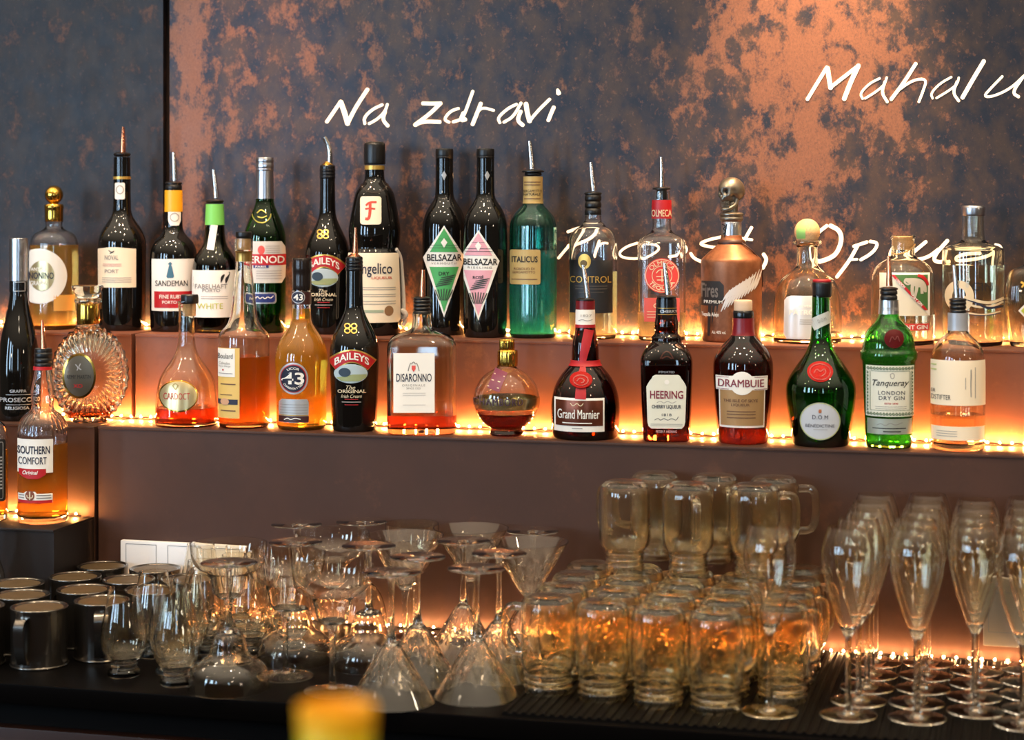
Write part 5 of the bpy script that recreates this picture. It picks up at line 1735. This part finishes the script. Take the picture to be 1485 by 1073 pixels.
FLUTE = Kind('champagne_flute', flute_parts(), 0.235)
GFL = 'champagne flutes in rows on the bar mat'
cols = [('beside the jar mugs', 1230, 1044, [0, 0.073, 0.146, 0.219, 0.292]),
        ('second from the jar mugs', 1324, 1048, [0, 0.073, 0.146, 0.219, 0.292]),
        ('third from the jar mugs', 1411, 1038, [0, 0.073, 0.146, 0.219]),
        ('at the right edge', 1482, 1058, [0, 0.073, 0.146, 0.219, 0.292])]
for ci, (nm, u, v, dys) in enumerate(cols):
    X0, Y0 = on_counter(u, v)
    for k, d in enumerate(dys):
        jx = 0.006 * sin(3.1 * k + ci)
        if ci == 0:
            jx += 0.012 * min(k, 2)
        X, Y = X0 + jx, Y0 + d
        if Y > Y_BOX - 0.045:
            Y = Y_BOX - 0.045
        FLUTE.put(X, Y, floor_z(X, Y), f'clear champagne flute, {ORD[k]} from the front in the row {nm}', 'champagne flute', GFL, 0.3 * k, 5.0 if k == 0 else 1.0)
X, Y = on_counter(1121, 1034)
FLUTE.put(X, Y, floor_z(X, Y), 'lone champagne flute standing in front of the jar mugs', 'champagne flute', GFL, 0.0, 8.0)


# --- jar mugs, upside down
def jar_parts(neck=1.0):
    out = [(0.125, 0.0), (0.125, 0.021), (0.1247, 0.026), (0.1205, 0.0325), (0.110, 0.0363), (0.100, 0.0370), (0.056, 0.0370), (0.040, 0.0366), (0.033, 0.0346), (0.0275, 0.0315),
           (0.0255, 0.0310), (0.0245, 0.0328), (0.0225, 0.0328), (0.0215, 0.0310), (0.017, 0.0310), (0.016, 0.0326), (0.0145, 0.0326), (0.0135, 0.0310), (0.009, 0.0310), (0.008, 0.0328), (0.005, 0.0330), (0.0, 0.0316)]
    out = [(z, r * 0.98 * (1 - (1 - neck) * min(1, max(0, (0.036 - z) / 0.009)))) for z, r in out]
    V, Fc = shell(out, 0.0036, 0.1185, 64)
    # raised oval shield on the front and back
    V = [list(v) for v in V]
    for v in V:
        r = sqrt(v[0] ** 2 + v[1] ** 2)
        if r > 0.0352 and 0.042 < v[2] < 0.115:
            a = atan2(v[0], -v[1])
            d = sqrt((a / 0.62) ** 2 + ((v[2] - 0.078) / 0.028) ** 2)
            if 0.75 < d < 1.05:
                v[0] *= 1.018
                v[1] *= 1.018
            # slightly panelled sides
            k = 1 - 0.012 * (0.5 + 0.5 * cos(4 * atan2(v[1], v[0])))
            v[0] *= k
            v[1] *= k
    H = tube(smooth_path([(0.036, 0, 0.108, 0.0055), (0.052, 0, 0.109, 0.0055), (0.0585, 0, 0.102, 0.0055), (0.060, 0, 0.080, 0.0055), (0.0575, 0, 0.057, 0.0055), (0.050, 0, 0.049, 0.0055), (0.0358, 0, 0.048, 0.0055)]), 14)
    return [('jar_body', (V, Fc), PRESSED), ('handle', H, PRESSED)]


JAR = Kind('jar_mug', jar_parts(), 0.125)
JAR2 = Kind('jar_mug', jar_parts(0.86), 0.125)
GJ = 'jar mugs standing upside down on the bar mat'
jc = [('leftmost column', 0, range(0, 4), pi * 0.98), ('second column from the left', 1, range(0, 4), 0.76), ('third column from the left', 2, range(0, 4), 0.76),
      ('fourth column from the left', 3, range(0, 4), 0.76), ('rightmost column', 4, range(1, 4), 0.76)]
for (nm, ci, ks, rz) in jc:
    for j, k in enumerate(ks):
        X, Y = JX0 + 0.0755 * ci, JY0 - 0.012 * ci + 0.083 * k
        if ci == 0 and k > 0:
            rz = 0.76
        JAR.put(X, Y, floor_z(X, Y), f'upside down glass jar mug, {ORD[j]} from the front in the {nm}', 'jar mug', GJ, rz, 60.0)
X, Y = on_counter(1172, 934)
JAR.put(X, Y, floor_z(X, Y), 'glass jar mug standing apart at the right beside the flutes', 'jar mug', GJ, 2.6)
# second layer
ztop = ZCNT + MAT_Z + 0.125 + 0.0005


def on_plane(u, v, Z):
    return ray_at(u, F * (ZC - Z) / (v - VH))


for k, (u, v, rz, lab) in enumerate(((906, 826, 2.4, 'upper layer jar mug, front left of the stack'), (998, 830, -1.2, 'upper layer jar mug, front middle of the stack'), (1094, 832, 0.35, 'upper layer jar mug, front right of the stack'),
                                     (950, 806, 3.3, 'upper layer jar mug at the back left of the stack'), (1036, 809, -1.0, 'upper layer jar mug at the back middle of the stack'), (1122, 813, 0.1, 'upper layer jar mug at the back right, its handle sticking out'))):
    X, Y = on_plane(u, v, ztop)
    Y = min(Y, Y_BOX - 0.042)
    X = ray_at(u, depth(X, Y))[0] if Y == Y_BOX - 0.042 else X
    if Y == Y_BOX - 0.042:
        X = X_at(u, Y)
    JAR2.stand(X, Y, ztop, lab, 'jar mug', 'jar mugs stacked upside down in the upper layer', rz)


# --- tulip nosing glasses
def tulip_parts():
    bowl = shell([(0.019, 0.0120), (0.0205, 0.0175), (0.026, 0.0240), (0.036, 0.0298), (0.050, 0.0320), (0.064, 0.0310), (0.085, 0.0268), (0.104, 0.0226), (0.1205, 0.0205)], 0.0013, 0.026)
    foot = solid([(0.0, 0.0205), (0.001, 0.0222), (0.007, 0.0222), (0.0095, 0.0200), (0.0125, 0.0168), (0.0155, 0.0180), (0.0178, 0.0186), (0.0195, 0.0150)])
    return [('bowl', bowl, BARGLASS), ('foot', foot, BARGLASS)]


TUL = Kind('tulip_glass', tulip_parts(), 0.1205)
GT = 'tulip glasses in rows on the counter'
tl = [(196, 978, 'nearest to the front mug, at the left of the front'), (271, 986, 'second in the front row, left of the wide bell glass')]
for k, (u, v) in enumerate(((231, 955), (303, 963), (268, 934), (334, 942), (300, 918), (340, 958), (366, 928), (330, 905), (392, 940), (398, 915), (362, 900), (425, 925))):
    tl.append((u, v, f'{ORD[k]} of the tightly packed ones behind the two front ones'))
for k, (u, v, lab) in enumerate(tl):
    X, Y = on_counter(u, v)
    Y = min(Y, Y_BOX - 0.036)
    TUL.put(X, Y, ZCNT, 'clear tulip tasting glass, ' + lab, 'tulip glass', GT, k * 0.7, 6.0 if k < 2 else 1.0)
# tall tulip at the left edge
tall = [('bowl', shell([(0.048, 0.006), (0.050, 0.016), (0.060, 0.028), (0.076, 0.0335), (0.092, 0.031), (0.112, 0.0235), (0.135, 0.0205), (0.156, 0.0215)], 0.0012, 0.054), BARGLASS),
        ('stem', solid([(0.004, 0.007), (0.012, 0.0045), (0.036, 0.0045), (0.049, 0.0075)], 24), BARGLASS),
        ('foot', solid([(0, 0.030), (0.001, 0.032), (0.003, 0.026), (0.006, 0.008)]), BARGLASS)]
X, Y = ray_at(4, 2.90)
Kind('grappa_glass', tall, 0.156).put(X, Y, ZCNT, 'thistle shaped stem glass at the left edge behind the metal mugs', 'glass', None)


# --- cocktail glasses: margarita bells and cut martini cones
def goblet(kind):
    H = 0.168
    if kind == 'margarita':
        bowl = shell([(0.0890, 0.004), (0.0895, 0.010), (0.094, 0.0185), (0.104, 0.0225), (0.118, 0.0245), (0.126, 0.0290), (0.131, 0.0390), (0.138, 0.0480), (0.150, 0.0530), (H, 0.0545)], 0.0016, 0.094)
        zst = 0.090
    elif kind == 'martini':
        bowl = shell([(0.0890, 0.003), (0.0905, 0.007), (0.096, 0.0125), (0.108, 0.0205), (0.125, 0.0305), (0.145, 0.0425), (H, 0.0560)], 0.0016, 0.095, seg=96)
        V = []
        for x, y, z in bowl[0]:
            r, a = sqrt(x * x + y * y), atan2(y, x)
            if 0.096 < z < 0.150 and r > 0.004:
                w1 = max(0.0, cos(11 * a + 150 * z)) ** 6
                w2 = max(0.0, cos(11 * a - 150 * z)) ** 6
                k = 1 - 0.085 * max(w1, w2) * min(1, (0.150 - z) / 0.008)
                x, y = x * k, y * k
            V.append((x, y, z))
        bowl = (V, bowl[1])
        zst = 0.090
    else:   # round goblet
        bowl = shell([(0.0890, 0.004), (0.090, 0.010), (0.096, 0.020), (0.110, 0.0305), (0.130, 0.0365), (0.150, 0.0395), (H, 0.0405)], 0.0015, 0.095)
        zst = 0.090
    stem = solid([(0.0038, 0.0065), (0.009, 0.0042), (0.03, 0.0034), (0.06, 0.0036), (0.082, 0.0048), (zst, 0.0068)], 26)
    foot = solid([(0, 0.0365), (0.0008, 0.0382), (0.002, 0.0376), (0.0036, 0.022), (0.0052, 0.008), (0.0062, 0.006)])
    return [('bowl', bowl, BARGLASS), ('stem', stem, BARGLASS), ('foot', foot, BARGLASS)], H


KG = {}
for kd, nm in (('margarita', 'margarita_glass'), ('martini', 'martini_glass'), ('goblet', 'wine_goblet')):
    P, H = goblet(kd)
    KG[kd, 1] = Kind(nm, P, H)
    KG[kd, -1] = Kind(nm, [(a, invert(vf, H), m) for a, vf, m in P], H)


def at_top(u, v, h=0.168):
    return ray_at(u, F * (0.64 - h) / (v - VH))


def v_front(X, Y):
    return VH + 0.64 * F / depth(X, Y) > 950


GC = {'margarita': 'margarita glasses on the counter', 'martini': 'cut martini glasses on the counter', 'goblet': 'round goblets on the counter'}
spots = [
    ('margarita', -1, on_counter(365, 987), 'upside down margarita glass at the front, its wide bell left of the others'),
    ('margarita', 1, on_counter(469, 989), 'upright margarita glass at the front between bell and cone'),
    ('margarita', 1, on_counter(433, 968), 'upright margarita glass second from the front, left of centre'),
    ('margarita', -1, on_counter(504, 958), 'upside down margarita glass behind the upright front one'),
    ('margarita', 1, at_top(414, 798), 'upright margarita glass at the back left beside the socket plate'),
    ('margarita', -1, at_top(462, 783), 'upside down margarita glass in the back left'),
    ('margarita', 1, at_top(512, 768), 'upright margarita glass with wide rim at the back'),
    ('margarita', -1, at_top(541, 757), 'upside down margarita glass at the very back'),
    ('goblet', -1, on_counter(593, 917), 'upside down round goblet standing near the light string'),
    ('goblet', 1, at_top(632, 760), 'upright round goblet at the back right of centre'),
    ('martini', -1, on_counter(560, 1000), 'upside down cut martini glass at the front, above the yellow cup'),
    ('martini', -1, on_counter(698, 1000), 'upside down cut martini glass at the front, beside the jar mugs'),
    ('martini', -1, on_counter(629, 977), 'upside down cut martini glass behind, between the two front cones'),
    ('martini', 1, on_counter(667, 938), 'upright cut martini glass between the front cones and the wall'),
    ('martini', 1, at_top(735, 767), 'upright cut martini glass at the back, left of the upper layer of jar mugs'),
    ('martini', 1, at_top(801, 783), 'upright cut martini glass at the right end beside the jar mugs'),
    ('martini', -1, at_top(705, 780), 'upside down cut martini glass at the back near the light string'),
    ('martini', -1, at_top(768, 799), 'upside down cut martini glass right of centre, left of the jar mugs'),
    ('martini', -1, at_top(826, 770), 'upside down cut martini glass at the back right behind the upright one'),
]
for k, (kd, s_, (X, Y), lab) in enumerate(spots):
    Y = min(Y, Y_BOX - 0.045)
    KG[kd, s_].put(X, Y, floor_z(X, Y), lab, kd.replace('goblet', 'wine') + ' glass', GC[kd], k * 0.9, 6.0 if v_front(X, Y) else 1.0)


# --- metal mugs, upside down
def mug_parts():
    TIN = mat('brushed_tin', '#767069', 0.17, 0.95, bump=0.05, bscale=120)
    TINB = mat('worn_tin_base', '#6a583f', 0.45, 0.6, vary=0.25, bscale=60)
    out = [(0.0795, 0.0), (0.0795, 0.0345), (0.0815, 0.0365), (0.0825, 0.0385), (0.0815, 0.0400), (0.0785, 0.0398), (0.074, 0.0392), (0.040, 0.0392), (0.004, 0.0392), (0.0035, 0.0405), (0.0015, 0.0410), (0.0, 0.0402)]
    V, Fc = shell(out, 0.0012, 0.076, 64)
    base = solid([(0.0790, 0.0350), (0.0802, 0.0335), (0.0806, 0.020), (0.0800, 0.004)])
    pth = smooth_path([(0.039, 0, 0.072, 0), (0.049, 0, 0.0715, 0), (0.0545, 0, 0.062, 0), (0.0535, 0, 0.042, 0), (0.050, 0, 0.022, 0), (0.044, 0, 0.010, 0), (0.0392, 0, 0.008, 0)])
    V2, F2 = [], []
    for i, p in enumerate(pth):
        a, b_ = Vector(pth[max(i - 1, 0)][:3]), Vector(pth[min(i + 1, len(pth) - 1)][:3])
        t = (b_ - a).normalized()
        n = Vector((t.z, 0, -t.x))
        for (wy, wn) in ((-0.0075, -0.0008), (0.0075, -0.0008), (0.0075, 0.0008), (-0.0075, 0.0008)):
            q = Vector(p[:3]) + n * wn
            V2.append((q.x, wy, q.z))
        if i:
            o0, o1 = 4 * (i - 1), 4 * i
            F2 += [(o0 + j, o0 + (j + 1) % 4, o1 + (j + 1) % 4, o1 + j) for j in range(4)]
    F2 += [(3, 2, 1, 0), tuple(4 * (len(pth) - 1) + j for j in range(4))]
    return [('cup', (V, Fc), TIN), ('base_disc', base, TINB), ('handle', (V2, F2), TIN)]


MUG = Kind('tin_mug', mug_parts(), 0.082)
mg = [(54, 873, -1.62, 'frontmost of all, its handle facing the viewer'), (95, 857, -0.15, 'second in the front line, handle to the right'), (160, 859, 2.2, 'right beside the front tulip glass'), (14, 856, 2.9, 'half hidden at the left behind the front one'),
      (-4, 876, -0.6, 'cut off at the left edge in the front'), (64, 839, 1.2, 'nearest the front corner of the low step'), (142, 843, 1.9, 'in the middle of the group'), (113, 826, 1.0, 'in front of the dark step corner'), (190, 829, 1.4, 'in front of the socket plate'),
      (151, 813, 1.1, 'at the back beside the step'), (224, 815, 1.6, 'at the back under the socket plate'), (213, 847, 2.4, 'behind the tulip glasses'), (258, 833, 1.2, 'rightmost at the back behind the tulip glasses')]
for (u, v, rz, lab) in mg:
    X, Y = ray_at(u, F * (0.64 - 0.082) / (v - VH))
    if Y > Y_BOX - 0.046:
        X, Y = X_at(u, Y_BOX - 0.046), Y_BOX - 0.046
    MUG.put(X, Y, ZCNT, 'upside down tin mug, ' + lab, 'mug', 'tin mugs upside down at the left of the counter', rz, 9.0 if v > 870 else 3.0)

# --- settle: nudge the planned glasses apart where they would run into each other
def settle(rounds=1000):
    n = len(PLAN)
    R = [p[0].radii() for p in PLAN]
    rm = [float(r.max()) for r in R]
    need = [[float((R[i] + R[j])[(R[i] > 0) & (R[j] > 0)].max()) + (0.0085 if PLAN[i][0].name == PLAN[j][0].name == 'tin_mug' else 0.0008) for j in range(n)] for i in range(n)]
    for it in range(rounds):
        moved = 0.0
        for i in range(n):
            for j in range(i + 1, n):
                a, b_ = PLAN[i], PLAN[j]
                dx, dy = b_[1] - a[1], b_[2] - a[2]
                nd = need[i][j]
                if abs(dx) >= nd or abs(dy) >= nd:
                    continue
                d = sqrt(dx * dx + dy * dy)
                if d >= nd:
                    continue
                if d < 1e-6:
                    dx, dy, d = 0.001, 0.0005, 0.0011
                g = (nd - d) * 0.5
                wa, wb = 1 / a[8], 1 / b_[8]
                wa, wb = wa / (wa + wb), wb / (wa + wb)
                if a[8] >= 50 and b_[8] >= 50:
                    continue
                if a[8] >= 50:
                    wa, wb = 0.0, 1.0
                elif b_[8] >= 50:
                    wa, wb = 1.0, 0.0
                a[1] -= dx / d * g * wa * 1.9
                a[2] -= dy / d * g * wa * 1.9
                b_[1] += dx / d * g * wb * 1.9
                b_[2] += dy / d * g * wb * 1.9
                moved = max(moved, nd - d)
        for i, p in enumerate(PLAN):
            if p[1] < step_m_x + rm[i] and p[2] > Y_BOX - 0.137 - rm[i]:
                ex, ey = step_m_x + rm[i] + 0.001 - p[1], p[2] - (Y_BOX - 0.138 - rm[i])
                if ex < ey:
                    p[1] += ex
                else:
                    p[2] -= ey
            p[2] = min(p[2], Y_BOX - 0.013 - rm[i])
            rb = float(R[i][:8].max())
            if abs(p[1] - mat_x0) < rb + 0.0005 and p[8] < 50:
                p[1] = mat_x0 + (rb + 0.0006) * (1 if p[1] > mat_x0 + rb * 0.3 else -1)
            p[2] = max(p[2], Y_CF + rm[i] * 0.7)
        if moved < 0.0006:
            break
    print('settle', it, round(moved, 4))


settle()
# turn the handles of the tin mugs into the free gaps
for p in PLAN:
    if p[0].name == 'tin_mug' and p[8] < 9:
        best = None
        for q in range(48):
            a = 2 * pi * q / 48
            cl = 9.0
            for o_ in PLAN:
                if o_ is p or abs(o_[1] - p[1]) > 0.2 or abs(o_[2] - p[2]) > 0.2:
                    continue
                rr = float(o_[0].radii()[10:70].max())
                for r_, w_ in ((0.046, 0.008), (0.046, -0.008), (0.054, 0.0), (0.053, 0.008), (0.053, -0.008)):
                    hx_, hy_ = p[1] + r_ * cos(a) - w_ * sin(a), p[2] + r_ * sin(a) + w_ * cos(a)
                    cl = min(cl, sqrt((hx_ - o_[1]) ** 2 + (hy_ - o_[2]) ** 2) - rr)
                    cl = min(cl, Y_BOX - 0.013 - hy_)
                    if hx_ < step_m_x:
                        cl = min(cl, Y_BOX - 0.137 - hy_)
            if best is None or cl > best[0]:
                best = (cl, a)
        p[7] = best[1]
rest = sorted((p for p in PLAN if p[0].name == 'tulip_glass' and 'tightly' in p[4]), key=lambda p: (p[1] * CS + p[2] * SN) / depth(p[1], p[2]))
for k, p in enumerate(rest):
    p[4] = f'clear tulip tasting glass, {ORD[k]} from the left among those behind the two front ones'
for p in PLAN:
    p[0].stand(p[1], p[2], floor_z(p[1], p[2]), *p[4:8])

# --- front bar with the yellow cup close to the camera
DCUP, ZBAR = 0.95, 1.20
X, Y = ray_at(488, DCUP)
fb = empty('front_bar', (-0.35, 1.0, 0), 0, 'dark front bar near the camera, below the picture', 'bar counter')
box('bar_top', -2.2, 2.2, -0.45, 0.10, ZBAR - 0.04, ZBAR, mat('bar_walnut', '#2a1a10', 0.4, vary=0.4, bscale=12), fb, bev=0.004)
box('bar_panel', -2.2, 2.2, -0.4, 0.05, 0.0, ZBAR - 0.04, front_m, fb)
h = ZC - (1024 - VH) * DCUP / F - ZBAR
cup = empty('yellow_cup', (X, Y, ZBAR), 0, 'blurred yellow cup with orange rim in the near foreground', 'cup')
zb = h - 0.012
V, Fc = revolve([(0, 0), (0, 0.015), (0.004, 0.0165), (zb - 0.002, 0.0182), (zb, 0.0178), (zb, 0.0)], 48)
link('cup_body', V, Fc, mat('lime_yellow_glaze', '#cfbd10', 0.35), cup)
V, Fc = revolve([(zb, 0.0), (zb, 0.0183), (zb + 0.006, 0.0188), (h, 0.0190), (h, 0.0175), (zb + 0.005, 0.0165), (zb + 0.003, 0.0)], 48)
link('cup_rim', V, Fc, mat('orange_yellow_glaze', '#eaa610', 0.35), cup)
